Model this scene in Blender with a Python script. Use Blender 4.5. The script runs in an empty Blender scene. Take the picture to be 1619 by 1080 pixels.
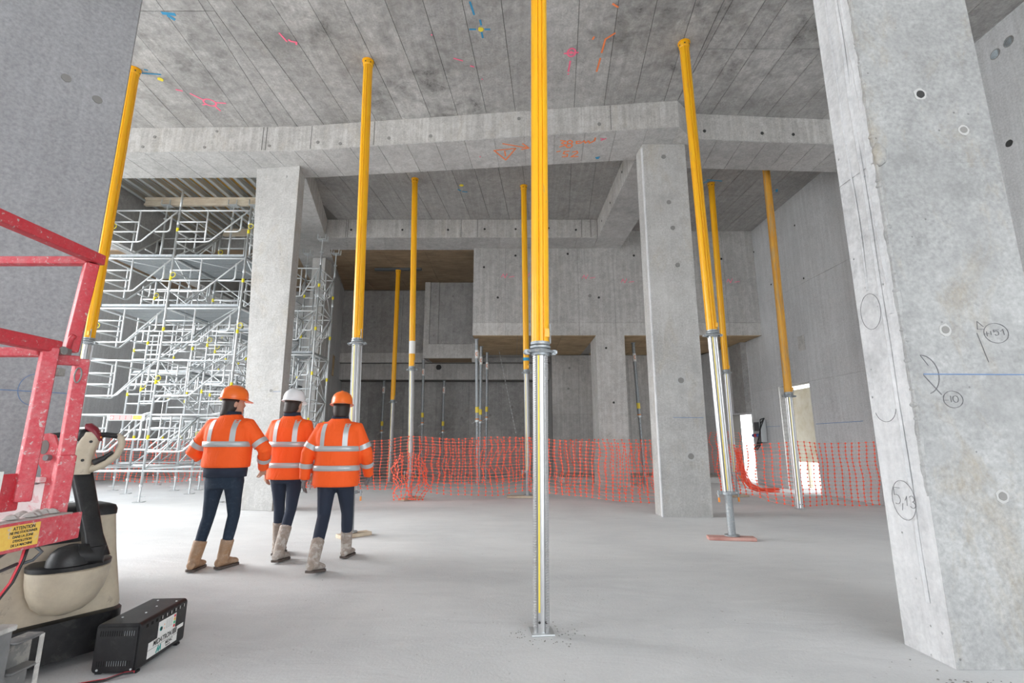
import bpy, bmesh, math, random
from mathutils import Vector, Matrix, noise
random.seed(7)
S = bpy.context.scene
COL = S.collection
PI = math.pi

# ---------------------------------------------------------------- camera
cam = bpy.data.cameras.new('camera')
cam.sensor_width = 36.0
cam.lens = 775.0 / 1619.0 * 36.0
cam.clip_start = 0.05
cam.clip_end = 500
co = bpy.data.objects.new('camera', cam)
COL.objects.link(co)
co.location = (0, 0, 1.22)
co.rotation_euler = (PI / 2 + math.atan(155 / 775.0), 0, 0)
S.camera = co

# ---------------------------------------------------------------- daylight
W = bpy.data.worlds.new('overcast_sky')
S.world = W
W.use_nodes = True
wn = W.node_tree
wn.nodes.clear()
bg = wn.nodes.new('ShaderNodeBackground')
bg.inputs[0].default_value = (0.93, 0.965, 1.0, 1)
bg.inputs[1].default_value = 2.6
wo = wn.nodes.new('ShaderNodeOutputWorld')
wn.links.new(bg.outputs[0], wo.inputs[0])

sun = bpy.data.lights.new('hazy_sun', 'SUN')
sun.energy = 1.7
sun.angle = math.radians(35)
sun.color = (1.0, 0.985, 0.965)
so = bpy.data.objects.new('hazy_sun', sun)
COL.objects.link(so)
so.rotation_euler = Vector((0.95, -0.12, -0.42)).to_track_quat('-Z', 'Y').to_euler()

def portal(name, loc, direction, sx, sy):
    l = bpy.data.lights.new(name, 'AREA')
    l.shape = 'RECTANGLE'
    l.size, l.size_y = sx, sy
    l.cycles.is_portal = True
    o = bpy.data.objects.new(name, l)
    COL.objects.link(o)
    o.location = loc
    o.rotation_euler = Vector(direction).to_track_quat('-Z', 'Y').to_euler()
portal('opening_left', (-13.0, 1.7, 3.6), (1, 0, 0), 15.6, 7.2)
portal('opening_scaffold_bay', (-12.3, 11.7, 3.4), (1, 0, 0), 4.3, 7.0)
portal('opening_behind', (4.0, -6.1, 2.6), (0, 1, 0), 7.2, 5.3)

S.view_settings.view_transform = 'Standard'
S.view_settings.look = 'None'
S.view_settings.gamma = 1.0
S.view_settings.use_curve_mapping = False
S.view_settings.exposure = 1.22
try:
    S.cycles.max_bounces = 10
    S.cycles.diffuse_bounces = 7
    S.cycles.sample_clamp_indirect = 8.0
except Exception:
    pass

# ---------------------------------------------------------------- materials
def mat(name, col, rough=0.6, metal=0.0, spec=0.5, emit=None):
    m = bpy.data.materials.new(name)
    m.use_nodes = True
    b = m.node_tree.nodes['Principled BSDF']
    b.inputs['Base Color'].default_value = (*col, 1)
    b.inputs['Roughness'].default_value = rough
    b.inputs['Metallic'].default_value = metal
    b.inputs['Specular IOR Level'].default_value = spec
    return m

class NT:
    def __init__(s, m):
        s.t = m.node_tree
        s.b = s.t.nodes['Principled BSDF']
    def n(s, kind, **kw):
        nd = s.t.nodes.new(kind)
        for k, v in kw.items():
            setattr(nd, k, v)
        return nd
    def l(s, a, b):
        s.t.links.new(a, b)
    def pos(s, scale=(1, 1, 1), obj=False):
        if obj:
            src = s.n('ShaderNodeTexCoord').outputs['Object']
        else:
            src = s.n('ShaderNodeNewGeometry').outputs['Position']
        mp = s.n('ShaderNodeMapping')
        mp.inputs['Scale'].default_value = scale
        s.l(src, mp.inputs[0])
        return mp.outputs[0]
    def noise(s, vec, scale, detail=5, rough=0.6, dist=0.0):
        x = s.n('ShaderNodeTexNoise')
        x.inputs['Scale'].default_value = scale
        x.inputs['Detail'].default_value = detail
        x.inputs['Roughness'].default_value = rough
        x.inputs['Distortion'].default_value = dist
        s.l(vec, x.inputs['Vector'])
        return x.outputs[0]
    def ramp(s, fac, stops, interp='LINEAR'):
        r = s.n('ShaderNodeValToRGB')
        r.color_ramp.interpolation = interp
        e = r.color_ramp.elements
        while len(e) < len(stops):
            e.new(0.5)
        for i, (p, c) in enumerate(stops):
            e[i].position = p
            e[i].color = c if len(c) == 4 else (*c, 1)
        s.l(fac, r.inputs[0])
        return r.outputs[0]
    def mix(s, fac, a, b, mode='MIX'):
        x = s.n('ShaderNodeMix', data_type='RGBA', blend_type=mode)
        x.clamp_result = True
        if isinstance(fac, (int, float)):
            x.inputs[0].default_value = fac
        else:
            s.l(fac, x.inputs[0])
        for v, i in ((a, 6), (b, 7)):
            if isinstance(v, tuple):
                x.inputs[i].default_value = (*v, 1) if len(v) == 3 else v
            else:
                s.l(v, x.inputs[i])
        return x.outputs[2]
    def math(s, op, a, b=0.0):
        x = s.n('ShaderNodeMath', operation=op)
        for v, i in ((a, 0), (b, 1)):
            if isinstance(v, (int, float)):
                x.inputs[i].default_value = v
            else:
                s.l(v, x.inputs[i])
        return x.outputs[0]
    def bump(s, h, strength=0.3, dist=0.01):
        x = s.n('ShaderNodeBump')
        x.inputs['Strength'].default_value = strength
        x.inputs['Distance'].default_value = dist
        s.l(h, x.inputs['Height'])
        s.l(x.outputs[0], s.b.inputs['Normal'])

def g(v, t=(1, 1, 1)):
    return (v * t[0], v * t[1], v * t[2])

def concrete(name, base, tint=(1, 1, 1), stain=0.5, streak=0.4, blotch=0.35, brown=0.0, axis=None, rough=0.85, pit=0.5, bump=0.25, island=0.06, mott=0.4, dark=0.32):
    """base = albedo, stain = dark patches, streak = vertical board marks, blotch = pale cloudiness"""
    m = mat(name, g(base, tint), rough, 0, 0.3)
    k = NT(m)
    P = k.pos()
    big = k.noise(P, 0.55, 6, 0.62, 0.4)
    mid = k.noise(P, 2.6, 8, 0.68, 0.3)
    fine = k.noise(P, 38, 4, 0.65)
    c = k.ramp(big, [(0.3, g(base * (1 - 0.34 * blotch), tint)), (0.52, g(base, tint)), (0.74, g(min(0.95, base * (1 + 0.3 * blotch)), tint))])
    if stain > 0:
        f = k.ramp(mid, [(0.46, (0, 0, 0)), (0.66, (1, 1, 1))])
        f2 = k.ramp(k.noise(P, 0.38, 3, 0.5), [(0.40, (0.12, 0.12, 0.12)), (0.6, (1, 1, 1))])
        f3 = k.ramp(fine, [(0.35, (0.25, 0.25, 0.25)), (0.6, (1, 1, 1))])
        f = k.mix(1.0, k.mix(1.0, f, f2, 'MULTIPLY'), f3, 'MULTIPLY')
        f = k.math('MULTIPLY', f, stain)
        c = k.mix(f, c, g(base * dark, tint))
    if streak > 0:
        sc = {None: (9, 9, 0.35), 'X': (0.35, 9, 9), 'Y': (9, 0.4, 9)}[axis]
        st = k.noise(k.pos(sc), 1.4, 4, 0.7)
        f = k.ramp(st, [(0.42, (1, 1, 1)), (0.6, (0, 0, 0))])
        f = k.math('MULTIPLY', f, 0.45 * streak)
        c = k.mix(f, c, g(base * 0.55, (tint[0] * 1.02, tint[1], tint[2] * 0.97)))
        f = k.ramp(st, [(0.6, (0, 0, 0)), (0.72, (1, 1, 1))])
        f = k.math('MULTIPLY', f, 0.5 * streak)
        c = k.mix(f, c, g(min(0.9, base * 1.25), tint))
    if brown > 0:
        f = k.ramp(k.noise(k.pos((1, 1, 0.45)), 2.1, 7, 0.75, 0.6), [(0.52, (0, 0, 0)), (0.66, (1, 1, 1))])
        f = k.math('MULTIPLY', f, brown)
        c = k.mix(f, c, (base * 0.78, base * 0.68, base * 0.52))
    # fine speckle, pinholes
    med = k.noise(P, 7.0, 6, 0.7, 0.5)
    c = k.mix(mott, c, k.ramp(med, [(0.32, (0.32, 0.32, 0.32)), (0.68, (0.68, 0.68, 0.68))]), 'OVERLAY')
    c = k.mix(0.45, c, k.ramp(fine, [(0.3, (0.3, 0.3, 0.3)), (0.7, (0.7, 0.7, 0.7))]), 'OVERLAY')
    vo = k.n('ShaderNodeTexVoronoi')
    vo.inputs['Scale'].default_value = 11
    k.l(P, vo.inputs['Vector'])
    ph = k.ramp(vo.outputs['Distance'], [(0.05, (1, 1, 1)), (0.09, (0, 0, 0))])
    ph = k.mix(1.0, ph, k.ramp(k.noise(P, 4.0, 3), [(0.5, (0, 0, 0)), (0.6, (1, 1, 1))]), 'MULTIPLY')
    c = k.mix(k.math('MULTIPLY', ph, pit), c, g(base * 0.25, tint))
    if island > 0:
        ri = k.n('ShaderNodeObjectInfo').outputs['Random']
        v = k.math('ADD', k.math('MULTIPLY', ri, 2 * island), 1 - island)
        cb = k.n('ShaderNodeCombineColor')
        for i in range(3):
            k.l(v, cb.inputs[i])
        c = k.mix(1.0, c, cb.outputs[0], 'MULTIPLY')
    k.l(c, k.b.inputs['Base Color'])
    h = k.math('ADD', k.math('MULTIPLY', mid, 0.6), k.math('MULTIPLY', fine, 0.25))
    h = k.math('SUBTRACT', h, k.math('MULTIPLY', ph, 0.5))
    k.bump(h, bump, 0.02)
    return m

def worn(name, col, under, amount=0.5, scale=9, rough=0.5, metal=0.0, dust=0.0, dustcol=(0.55, 0.54, 0.52), stretch=(1, 1, 1), obj=True):
    m = mat(name, col, rough, metal)
    k = NT(m)
    P = k.pos(stretch, obj)
    a = k.noise(P, scale, 8, 0.72, 0.5)
    f = k.ramp(a, [(0.62 - 0.2 * amount, (0, 0, 0)), (0.66 - 0.2 * amount, (1, 1, 1))])
    c = k.mix(f, col, under)
    b = k.noise(P, scale * 2.3, 5, 0.6)
    c = k.mix(0.25, c, k.ramp(b, [(0.3, (0.25, 0.25, 0.25)), (0.7, (0.75, 0.75, 0.75))]), 'OVERLAY')
    if dust > 0:
        d = k.ramp(k.noise(P, scale * 0.5, 8, 0.75), [(0.42, (0, 0, 0)), (0.66, (1, 1, 1))])
        c = k.mix(k.math('MULTIPLY', d, dust), c, dustcol)
    k.l(c, k.b.inputs['Base Color'])
    k.bump(a, 0.15, 0.004)
    return m

M = {}
M['ceil'] = concrete('board_marked_concrete_ceiling', 0.44, (1.0, 0.985, 0.96), 1.0, 0.5, 0.8, 0.12, 'Y', island=0.09, dark=0.22, mott=0.5)
M['ceil_back'] = concrete('board_marked_concrete_rear_ceiling', 0.38, (1.0, 0.98, 0.95), 0.35, 0.55, 0.5, 0.1, 'Y')
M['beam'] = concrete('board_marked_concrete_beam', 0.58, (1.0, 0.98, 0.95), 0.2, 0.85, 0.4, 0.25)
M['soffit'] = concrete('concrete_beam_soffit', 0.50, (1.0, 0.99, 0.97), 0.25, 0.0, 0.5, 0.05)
M['column'] = concrete('cast_concrete_column', 0.54, (1.0, 0.99, 0.965), 0.3, 0.25, 0.6, 0.35, island=0, mott=0.22)
M['column_big'] = concrete('stained_concrete_pier', 0.45, (0.99, 1.0, 0.995), 0.3, 0.1, 0.8, 0.6, pit=0.7, island=0, mott=0.3)
M['mortar'] = concrete('pale_mortar_lit_side', 0.74, (0.985, 0.995, 1.01), 0.3, 0.35, 0.5, 0.0, bump=1.0, island=0, mott=0.6)  # mortar, raised in tone to paint the lit side of the right pier
M['pier_dark'] = concrete('smooth_grey_pier', 0.40, (0.97, 0.98, 1.02), 0.05, 0.25, 0.35, 0.0, pit=0.1, bump=0.06, island=0, mott=0.08)
M['wall_smooth'] = concrete('smooth_side_wall_concrete', 0.60, (0.98, 0.995, 1.01), 0.05, 0.45, 0.4, 0.02, pit=0.15, bump=0.08, island=0.02, mott=0.15)
M['wall'] = concrete('panel_wall_concrete', 0.50, (1, 0.985, 0.96), 0.3, 0.7, 0.5, 0.12)
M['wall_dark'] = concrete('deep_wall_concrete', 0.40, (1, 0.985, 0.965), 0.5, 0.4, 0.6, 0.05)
M['wall_pale'] = concrete('pale_band_concrete', 0.56, (1, 0.985, 0.955), 0.15, 0.6, 0.4, 0.12)
M['groove'] = mat('dark_joint_concrete', (0.2, 0.195, 0.185), 0.95)  # dark grey concrete in joints and on backing faces
M['hole'] = mat('tie_hole_dark', (0.045, 0.045, 0.045), 0.95)
M['hole_soft'] = mat('plugged_tie_hole', (0.27, 0.265, 0.255), 0.9)
M['cap'] = mat('pale_blue_sky_disc', (0.66, 0.76, 0.82), 0.35)  # brightness of the sky behind the open sleeves, given as a colour
M['hole_rim'] = mat('tie_hole_rim_mortar', (0.52, 0.52, 0.51), 0.9)

def floor_mat():
    m = mat('dusty_concrete_floor', (0.62, 0.62, 0.62), 0.75, 0, 0.35)
    k = NT(m)
    P = k.pos()
    a = k.noise(P, 0.5, 7, 0.6, 0.6)
    c = k.ramp(a, [(0.28, (0.64, 0.65, 0.66)), (0.5, (0.72, 0.73, 0.735)), (0.75, (0.79, 0.795, 0.795))])
    b = k.noise(k.pos((0.6, 1.6, 1)), 1.7, 8, 0.7, 1.2)
    c = k.mix(0.5, c, k.ramp(b, [(0.3, (0.38, 0.38, 0.38)), (0.7, (0.62, 0.62, 0.62))]), 'OVERLAY')
    w = k.n('ShaderNodeTexWave', wave_type='RINGS')
    w.inputs['Scale'].default_value = 1.1
    w.inputs['Distortion'].default_value = 9
    w.inputs['Detail'].default_value = 4
    w.inputs['Detail Scale'].default_value = 1.6
    k.l(P, w.inputs['Vector'])
    f = k.noise(P, 60, 5, 0.7)
    c = k.mix(0.22, c, k.ramp(f, [(0.3, (0.3, 0.3, 0.3)), (0.7, (0.7, 0.7, 0.7))]), 'OVERLAY')
    sp = k.ramp(k.noise(P, 26, 2, 0.5), [(0.71, (0, 0, 0)), (0.74, (1, 1, 1))])
    c = k.mix(k.math('MULTIPLY', sp, 0.35), c, (0.3, 0.29, 0.28))
    k.l(c, k.b.inputs['Base Color'])
    h = k.math('ADD', k.math('MULTIPLY', b, 0.5), k.math('MULTIPLY', f, 0.16))
    h = k.math('ADD', h, k.math('MULTIPLY', w.outputs[0], 0.06))
    k.bump(h, 0.5, 0.03)
    return m
M['floor'] = floor_mat()
M['ground'] = mat('pale_outdoor_ground', (0.62, 0.6, 0.57), 0.95)

def grain(name, c1, c2, scale=(1, 12, 12), rough=0.7, obj=False):
    m = mat(name, c1, rough)
    k = NT(m)
    a = k.noise(k.pos(scale, obj), 1.5, 6, 0.65, 0.8)
    c = k.ramp(a, [(0.35, c1), (0.65, c2)])
    d = k.noise(k.pos((1, 1, 1), obj), 2.0, 6, 0.7)
    c = k.mix(0.5, c, k.ramp(d, [(0.35, (0.3, 0.3, 0.3)), (0.65, (0.7, 0.7, 0.7))]), 'OVERLAY')
    k.l(c, k.b.inputs['Base Color'])
    k.bump(a, 0.2, 0.005)
    return m
M['ply_brown'] = grain('weathered_brown_plywood', (0.22, 0.15, 0.09), (0.32, 0.235, 0.15), (1.2, 7, 1))
M['ply'] = grain('plywood_soffit_form', (0.36, 0.25, 0.14), (0.5, 0.38, 0.23), (0.8, 9, 1))
M['ply_yellow'] = grain('yellow_faced_plywood', (0.62, 0.36, 0.06), (0.42, 0.25, 0.1), (2, 2, 1))
M['timber'] = grain('rough_sawn_timber', (0.5, 0.4, 0.29), (0.62, 0.52, 0.4), (2, 20, 20), obj=True)
M['timber_pale'] = grain('pale_timber_girder', (0.55, 0.47, 0.36), (0.7, 0.62, 0.5), (1.5, 20, 20), obj=True)
M['timber_red'] = grain('red_stained_timber', (0.55, 0.27, 0.23), (0.66, 0.4, 0.35), (2, 20, 20), obj=True)
M['beige_board'] = grain('beige_panel_board', (0.66, 0.6, 0.47), (0.72, 0.67, 0.55), (2, 2, 2))
M['yellow'] = worn('yellow_prop_paint', (0.94, 0.47, 0.01), (0.66, 0.38, 0.08), 0.02, 14, 0.32, stretch=(1, 1, 0.08))
M['yellow_old'] = worn('faded_yellow_prop_paint', (0.72, 0.36, 0.05), (0.55, 0.34, 0.13), 0.5, 12, 0.5, stretch=(1, 1, 0.1))
M['alu'] = mat('extruded_aluminium', (0.58, 0.585, 0.59), 0.34, 0.75)
M['galv'] = mat('galvanised_steel', (0.62, 0.65, 0.66), 0.42, 0.55)
M['galv_bright'] = mat('bright_galvanised_tube', (0.78, 0.81, 0.82), 0.4, 0.35)
M['steel'] = worn('grey_zinc_steel', (0.36, 0.39, 0.41), (0.5, 0.5, 0.49), 0.3, 20, 0.5, 0.5)
M['steel_dark'] = mat('dark_steel', (0.12, 0.13, 0.14), 0.5, 0.6)
M['black'] = worn('dusty_black_plastic', (0.007, 0.0075, 0.009), (0.022, 0.022, 0.022), 0.3, 12, 0.42, dust=0.035)
M['black_metal'] = worn('scuffed_black_sheet_metal', (0.006, 0.006, 0.0075), (0.016, 0.016, 0.017), 0.3, 15, 0.42, 0.0, 0.02)
M['black_void'] = mat('dark_slot', (0.004, 0.004, 0.004), 0.9)
M['red'] = worn('worn_red_paint', (0.50, 0.03, 0.045), (0.45, 0.4, 0.38), 0.08, 60, 0.45, dust=0.12, dustcol=(0.45, 0.34, 0.33))
M['red_dusty'] = worn('mortar_caked_red_paint', (0.56, 0.06, 0.08), (0.52, 0.49, 0.47), 0.16, 55, 0.65, dust=0.32, dustcol=(0.6, 0.36, 0.36))
M['deck'] = worn('dusty_white_deck', (0.75, 0.7, 0.7), (0.7, 0.35, 0.38), 0.25, 18, 0.8, dust=0.6, dustcol=(0.8, 0.79, 0.78))
M['grime'] = worn('grimy_grey_steel', (0.19, 0.195, 0.2), (0.33, 0.32, 0.3), 0.35, 8, 0.6, 0.3, dust=0.35, dustcol=(0.36, 0.34, 0.31))
M['grime_pale'] = worn('mortar_crusted_steel', (0.42, 0.41, 0.39), (0.55, 0.53, 0.5), 0.5, 14, 0.85, dust=0.5)
M['beige'] = worn('scuffed_beige_plastic', (0.52, 0.45, 0.34), (0.40, 0.34, 0.26), 0.1, 7, 0.42, dust=0.12)
M['redcap'] = mat('glossy_dark_red_cap', (0.22, 0.02, 0.035), 0.25)
M['orange_btn'] = mat('orange_button', (0.85, 0.3, 0.05), 0.4)
M['net'] = mat('orange_red_plastic_mesh', (1.0, 0.13, 0.06), 0.5)
M['net_thin'] = mat('orange_red_plastic_strand', (1.0, 0.24, 0.17), 0.5)
M['white'] = mat('white_print', (0.82, 0.82, 0.8), 0.6)
M['label_yellow'] = worn('worn_yellow_sticker', (0.82, 0.52, 0.10), (0.6, 0.5, 0.42), 0.35, 26, 0.6)
M['sticker_yellow'] = mat('yellow_tape', (0.9, 0.78, 0.02), 0.5)
M['sticker_orange'] = mat('orange_sticker', (0.85, 0.22, 0.03), 0.5)
M['scale_yellow'] = mat('yellow_scale_tape', (0.92, 0.72, 0.08), 0.5)
M['ink'] = mat('black_ink', (0.03, 0.03, 0.03), 0.7)
M['green_ink'] = mat('teal_ink', (0.0, 0.30, 0.27), 0.6)
M['led_green'] = mat('green_marker', (0.05, 0.5, 0.25), 0.5)
M['led_red'] = mat('red_marker', (0.7, 0.06, 0.08), 0.5)
M['pink'] = mat('pink_marking_spray', (1.0, 0.2, 0.32), 0.8)
M['orange_spray'] = mat('orange_marking_spray', (1.0, 0.29, 0.11), 0.8)
M['blue_spray'] = mat('blue_marking_spray', (0.05, 0.3, 0.52), 0.8)
M['yellow_spray'] = mat('yellow_marking_dot', (0.85, 0.7, 0.05), 0.8)
M['pencil'] = mat('pencil_line', (0.2, 0.2, 0.21), 0.9)
M['chalk_blue'] = mat('blue_chalk_line', (0.15, 0.25, 0.45), 0.9)
M['sign_red'] = mat('red_white_sign', (0.85, 0.25, 0.25), 0.6)
M['blue_plastic'] = mat('blue_plastic', (0.05, 0.12, 0.35), 0.5)
M['skin'] = mat('skin', (0.52, 0.31, 0.22), 0.55)
M['hair'] = mat('dark_hair', (0.025, 0.018, 0.015), 0.6)
M['denim'] = worn('navy_trousers', (0.015, 0.028, 0.05), (0.025, 0.04, 0.065), 0.4, 30, 0.9)
M['navy'] = mat('navy_fabric', (0.02, 0.028, 0.05), 0.9)
M['boot'] = worn('tan_leather_boot', (0.34, 0.2, 0.11), (0.42, 0.28, 0.18), 0.4, 20, 0.75, dust=0.2)
M['boot_grey'] = worn('dusty_work_boot', (0.3, 0.24, 0.2), (0.45, 0.4, 0.36), 0.5, 18, 0.85, dust=0.4)
M['sole'] = mat('boot_sole', (0.1, 0.08, 0.07), 0.8)
M['glove'] = mat('grey_work_glove', (0.18, 0.17, 0.17), 0.9)
M['helmet'] = mat('orange_hard_hat', (0.92, 0.17, 0.02), 0.3)
M['helmet_white'] = mat('white_hard_hat', (0.78, 0.8, 0.82), 0.3)
M['reflect'] = mat('silver_reflective_tape', (0.5, 0.53, 0.54), 0.4, 0.3)
def fabric(name, col):
    m = mat(name, col, 0.75)
    k = NT(m)
    a = k.noise(k.pos((1, 1, 0.6), True), 7, 4, 0.6, 1.0)
    k.bump(a, 0.5, 0.04)
    return m
M['hivis'] = fabric('orange_high_visibility_fabric', (0.98, 0.115, 0.01))

# ---------------------------------------------------------------- mesh building
class MB:
    """collects shapes; build() links them as ONE mesh object"""
    def __init__(s):
        s.v, s.f, s.fm, s.mi = [], [], [], 0
    def add(s, vs, fs):
        o = len(s.v)
        s.v += [tuple(v) for v in vs]
        s.f += [tuple(i + o for i in f) for f in fs]
        s.fm += [s.mi] * len(fs)
        return s
    def box(s, x0, x1, y0, y1, z0, z1, mx=None):
        vs = [Vector(p) for p in ((x0, y0, z0), (x1, y0, z0), (x1, y1, z0), (x0, y1, z0), (x0, y0, z1), (x1, y0, z1), (x1, y1, z1), (x0, y1, z1))]
        if mx is not None:
            vs = [mx @ v for v in vs]
        return s.add(vs, [(3, 2, 1, 0), (4, 5, 6, 7), (0, 1, 5, 4), (1, 2, 6, 5), (2, 3, 7, 6), (3, 0, 4, 7)])
    def cbox(s, c, sz, mx=None):
        return s.box(c[0] - sz[0] / 2, c[0] + sz[0] / 2, c[1] - sz[1] / 2, c[1] + sz[1] / 2, c[2] - sz[2] / 2, c[2] + sz[2] / 2, mx)
    def loft(s, rings, cap=True, closed=True):
        n = len(rings[0])
        vs = [p for r in rings for p in r]
        fs = []
        for i in range(len(rings) - 1):
            for j in range(n if closed else n - 1):
                a, b = i * n + j, i * n + (j + 1) % n
                fs.append((a, b, b + n, a + n))
        if cap:
            fs.append(tuple(range(n - 1, -1, -1)))
            fs.append(tuple((len(rings) - 1) * n + j for j in range(n)))
        return s.add(vs, fs)
    def prism(s, poly, z0, z1):
        return s.loft([[(x, y, z0) for x, y in poly], [(x, y, z1) for x, y in poly]])
    def tube(s, path, r, n=8, cap=True, flat=None):
        path = [Vector(p) for p in path]
        rad = r if isinstance(r, (list, tuple)) else [r] * len(path)
        rings = []
        up = None
        for i, p in enumerate(path):
            if i == 0:
                t = path[1] - p
            elif i == len(path) - 1:
                t = p - path[-2]
            else:
                t = (p - path[i - 1]).normalized() + (path[i + 1] - p).normalized()
            t.normalize()
            if up is None:
                up = Vector((0, 0, 1)) if abs(t.z) < 0.9 else Vector((1, 0, 0))
            x = up.cross(t)
            if x.length < 1e-4:
                x = Vector((0, 1, 0)).cross(t)
            x.normalize()
            y = t.cross(x)
            up = y
            k = rad[i]
            rings.append([p + x * (k * math.cos(2 * PI * j / n)) + y * (k * (flat or 1) * math.sin(2 * PI * j / n)) for j in range(n)])
        return s.loft(rings, cap)
    def bar(s, p0, p1, w, h, up=(0, 0, 1)):
        p0, p1 = Vector(p0), Vector(p1)
        t = (p1 - p0).normalized()
        u = Vector(up)
        if abs(t.dot(u)) > 0.95:
            u = Vector((0, 1, 0))
        x = t.cross(u).normalized() * (w / 2)
        y = x.cross(t).normalized() * (h / 2)
        return s.loft([[p - x - y, p + x - y, p + x + y, p - x + y] for p in (p0, p1)])
    def lathe(s, prof, n=16, c=(0, 0, 0), mx=None):
        rings = []
        for r, z in prof:
            ring = [Vector((c[0] + r * math.cos(2 * PI * j / n), c[1] + r * math.sin(2 * PI * j / n), c[2] + z)) for j in range(n)]
            if mx is not None:
                ring = [mx @ q for q in ring]
            rings.append(ring)
        return s.loft(rings)
    def mesh(s, name, mats):
        me = bpy.data.meshes.new(name)
        me.from_pydata(s.v, [], s.f)
        for m in (mats if isinstance(mats, (list, tuple)) else [mats]):
            me.materials.append(m)
        if any(s.fm):
            me.polygons.foreach_set('material_index', s.fm)
        me.update()
        return me
    def build(s, name, mats, parent=None, smooth=False, bevel=0.0, seg=2, recalc=True):
        me = s.mesh(name, mats)
        if recalc:
            bm = bmesh.new()
            bm.from_mesh(me)
            bmesh.ops.recalc_face_normals(bm, faces=bm.faces)
            bm.to_mesh(me)
            bm.free()
        o = bpy.data.objects.new(name, me)
        COL.objects.link(o)
        if smooth:
            me.polygons.foreach_set('use_smooth', [True] * len(me.polygons))
        if bevel > 0:
            b = o.modifiers.new('bevel', 'BEVEL')
            b.width = bevel
            b.segments = seg
            b.limit_method = 'ANGLE'
            b.angle_limit = math.radians(40)
            me.polygons.foreach_set('use_smooth', [True] * len(me.polygons))
            wn_ = o.modifiers.new('normals', 'WEIGHTED_NORMAL')
        if parent is not None:
            o.parent = parent
        return o

def smooth_angle(o, deg=35):
    me = o.data
    me.polygons.foreach_set('use_smooth', [True] * len(me.polygons))
    try:
        me.set_sharp_from_angle(angle=math.radians(deg))
    except Exception:
        pass
    return o

def tag(o, label=None, cat=None, group=None, kind=None):
    if label: o['label'] = label
    if cat: o['category'] = cat
    if group: o['group'] = group
    if kind: o['kind'] = kind
    return o

def thing(name, label, cat, loc=(0, 0, 0), rz=0, group=None):
    o = bpy.data.objects.new(name, None)
    o.empty_display_size = 0.1
    COL.objects.link(o)
    o.location = loc
    o.rotation_euler = (0, 0, rz)
    return tag(o, label, cat, group)

def structure(o, label=None):
    o['kind'] = 'structure'
    if label: o['label'] = label
    return o

def copy_tree(o, parent=None):
    c = o.copy()
    COL.objects.link(c)
    if parent is not None:
        c.parent = parent
    for ch in list(o.children):
        copy_tree(ch, c)
    return c

def clip(poly, px, py, nx, ny):
    """keep the part of a convex polygon where (p - (px,py)) . n >= 0"""
    out = []
    for i in range(len(poly)):
        a, b = poly[i], poly[(i + 1) % len(poly)]
        da = (a[0] - px) * nx + (a[1] - py) * ny
        db = (b[0] - px) * nx + (b[1] - py) * ny
        if da >= 0: out.append(a)
        if (da >= 0) != (db >= 0):
            t = da / (da - db)
            out.append((a[0] + t * (b[0] - a[0]), a[1] + t * (b[1] - a[1])))
    return out

def area2(poly):
    return 0.5 * sum(poly[i][0] * poly[(i + 1) % len(poly)][1] - poly[(i + 1) % len(poly)][0] * poly[i][1] for i in range(len(poly)))

def text_mesh(body, size, extrude=0.0005, bold=0.0, shear=0.0):
    cu = bpy.data.curves.new('lettering', 'FONT')
    cu.body = body
    cu.size = size
    cu.extrude = extrude
    cu.offset = bold
    cu.shear = shear
    cu.align_x = 'CENTER'
    cu.align_y = 'CENTER'
    ob = bpy.data.objects.new('lettering', cu)
    COL.objects.link(ob)
    dg = bpy.context.evaluated_depsgraph_get()
    me = bpy.data.meshes.new_from_object(ob.evaluated_get(dg))
    bpy.data.objects.remove(ob)
    bpy.data.curves.remove(cu)
    return me

def frame_mx(o, u, v):
    """matrix whose local x is u, local y is v, z is the outward normal"""
    u = Vector(u).normalized(); v = Vector(v).normalized()
    n = u.cross(v)
    mx = Matrix((u, v, n)).transposed().to_4x4()
    mx.translation = Vector(o)
    return mx

def lettering(name, body, size, mx, m, parent, extrude=0.0006, bold=0.0, shear=0.0, sx=1.0):
    me = text_mesh(body, size, extrude, bold, shear)
    me.transform(mx @ Matrix.Diagonal((sx, 1, 1, 1)))
    me.materials.clear()
    me.materials.append(m)
    o = bpy.data.objects.new(name, me)
    COL.objects.link(o)
    if parent is not None: o.parent = parent
    return o

def stroke(mb, pts, w, mx, t=0.002):
    k_ = 0
    """a flat painted stroke along 2-D points in the frame mx"""
    P = [Vector((x, y, 0)) for x, y in pts]
    for a, b in zip(P, P[1:]):
        d = (b - a)
        if d.length < 1e-6: continue
        d.normalize()
        n = Vector((-d.y, d.x, 0)) * (w / 2)
        a2, b2 = a - d * w * 0.35, b + d * w * 0.35
        q = [a2 - n, b2 - n, b2 + n, a2 + n]
        k_ = (k_ + 3) % 8
        tk = Vector((0, 0, t * (1 + 0.09 * k_)))             # uneven paint, so strokes never share a plane
        mb.add([mx @ p for p in q] + [mx @ (p + tk) for p in q], [(3, 2, 1, 0), (4, 5, 6, 7), (0, 1, 5, 4), (1, 2, 6, 5), (2, 3, 7, 6), (3, 0, 4, 7)])

def arc(cx, cy, rx, ry, a0=0, a1=360, n=28):
    return [(cx + rx * math.cos(math.radians(a0 + (a1 - a0) * i / n)), cy + ry * math.sin(math.radians(a0 + (a1 - a0) * i / n))) for i in range(n + 1)]

def blob(mb, cx, cy, r, mx, n=12, t=0.002, jag=0.2):
    ring = [Vector((cx + r * (1 + random.uniform(-jag, jag)) * math.cos(2 * PI * j / n), cy + r * (1 + random.uniform(-jag, jag)) * math.sin(2 * PI * j / n), 0)) for j in range(n)]
    mb.loft([[mx @ p for p in ring], [mx @ (p + Vector((0, 0, t))) for p in ring]])
# ================================================================ the setting
ZC, ZB = 7.15, 6.62

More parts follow.
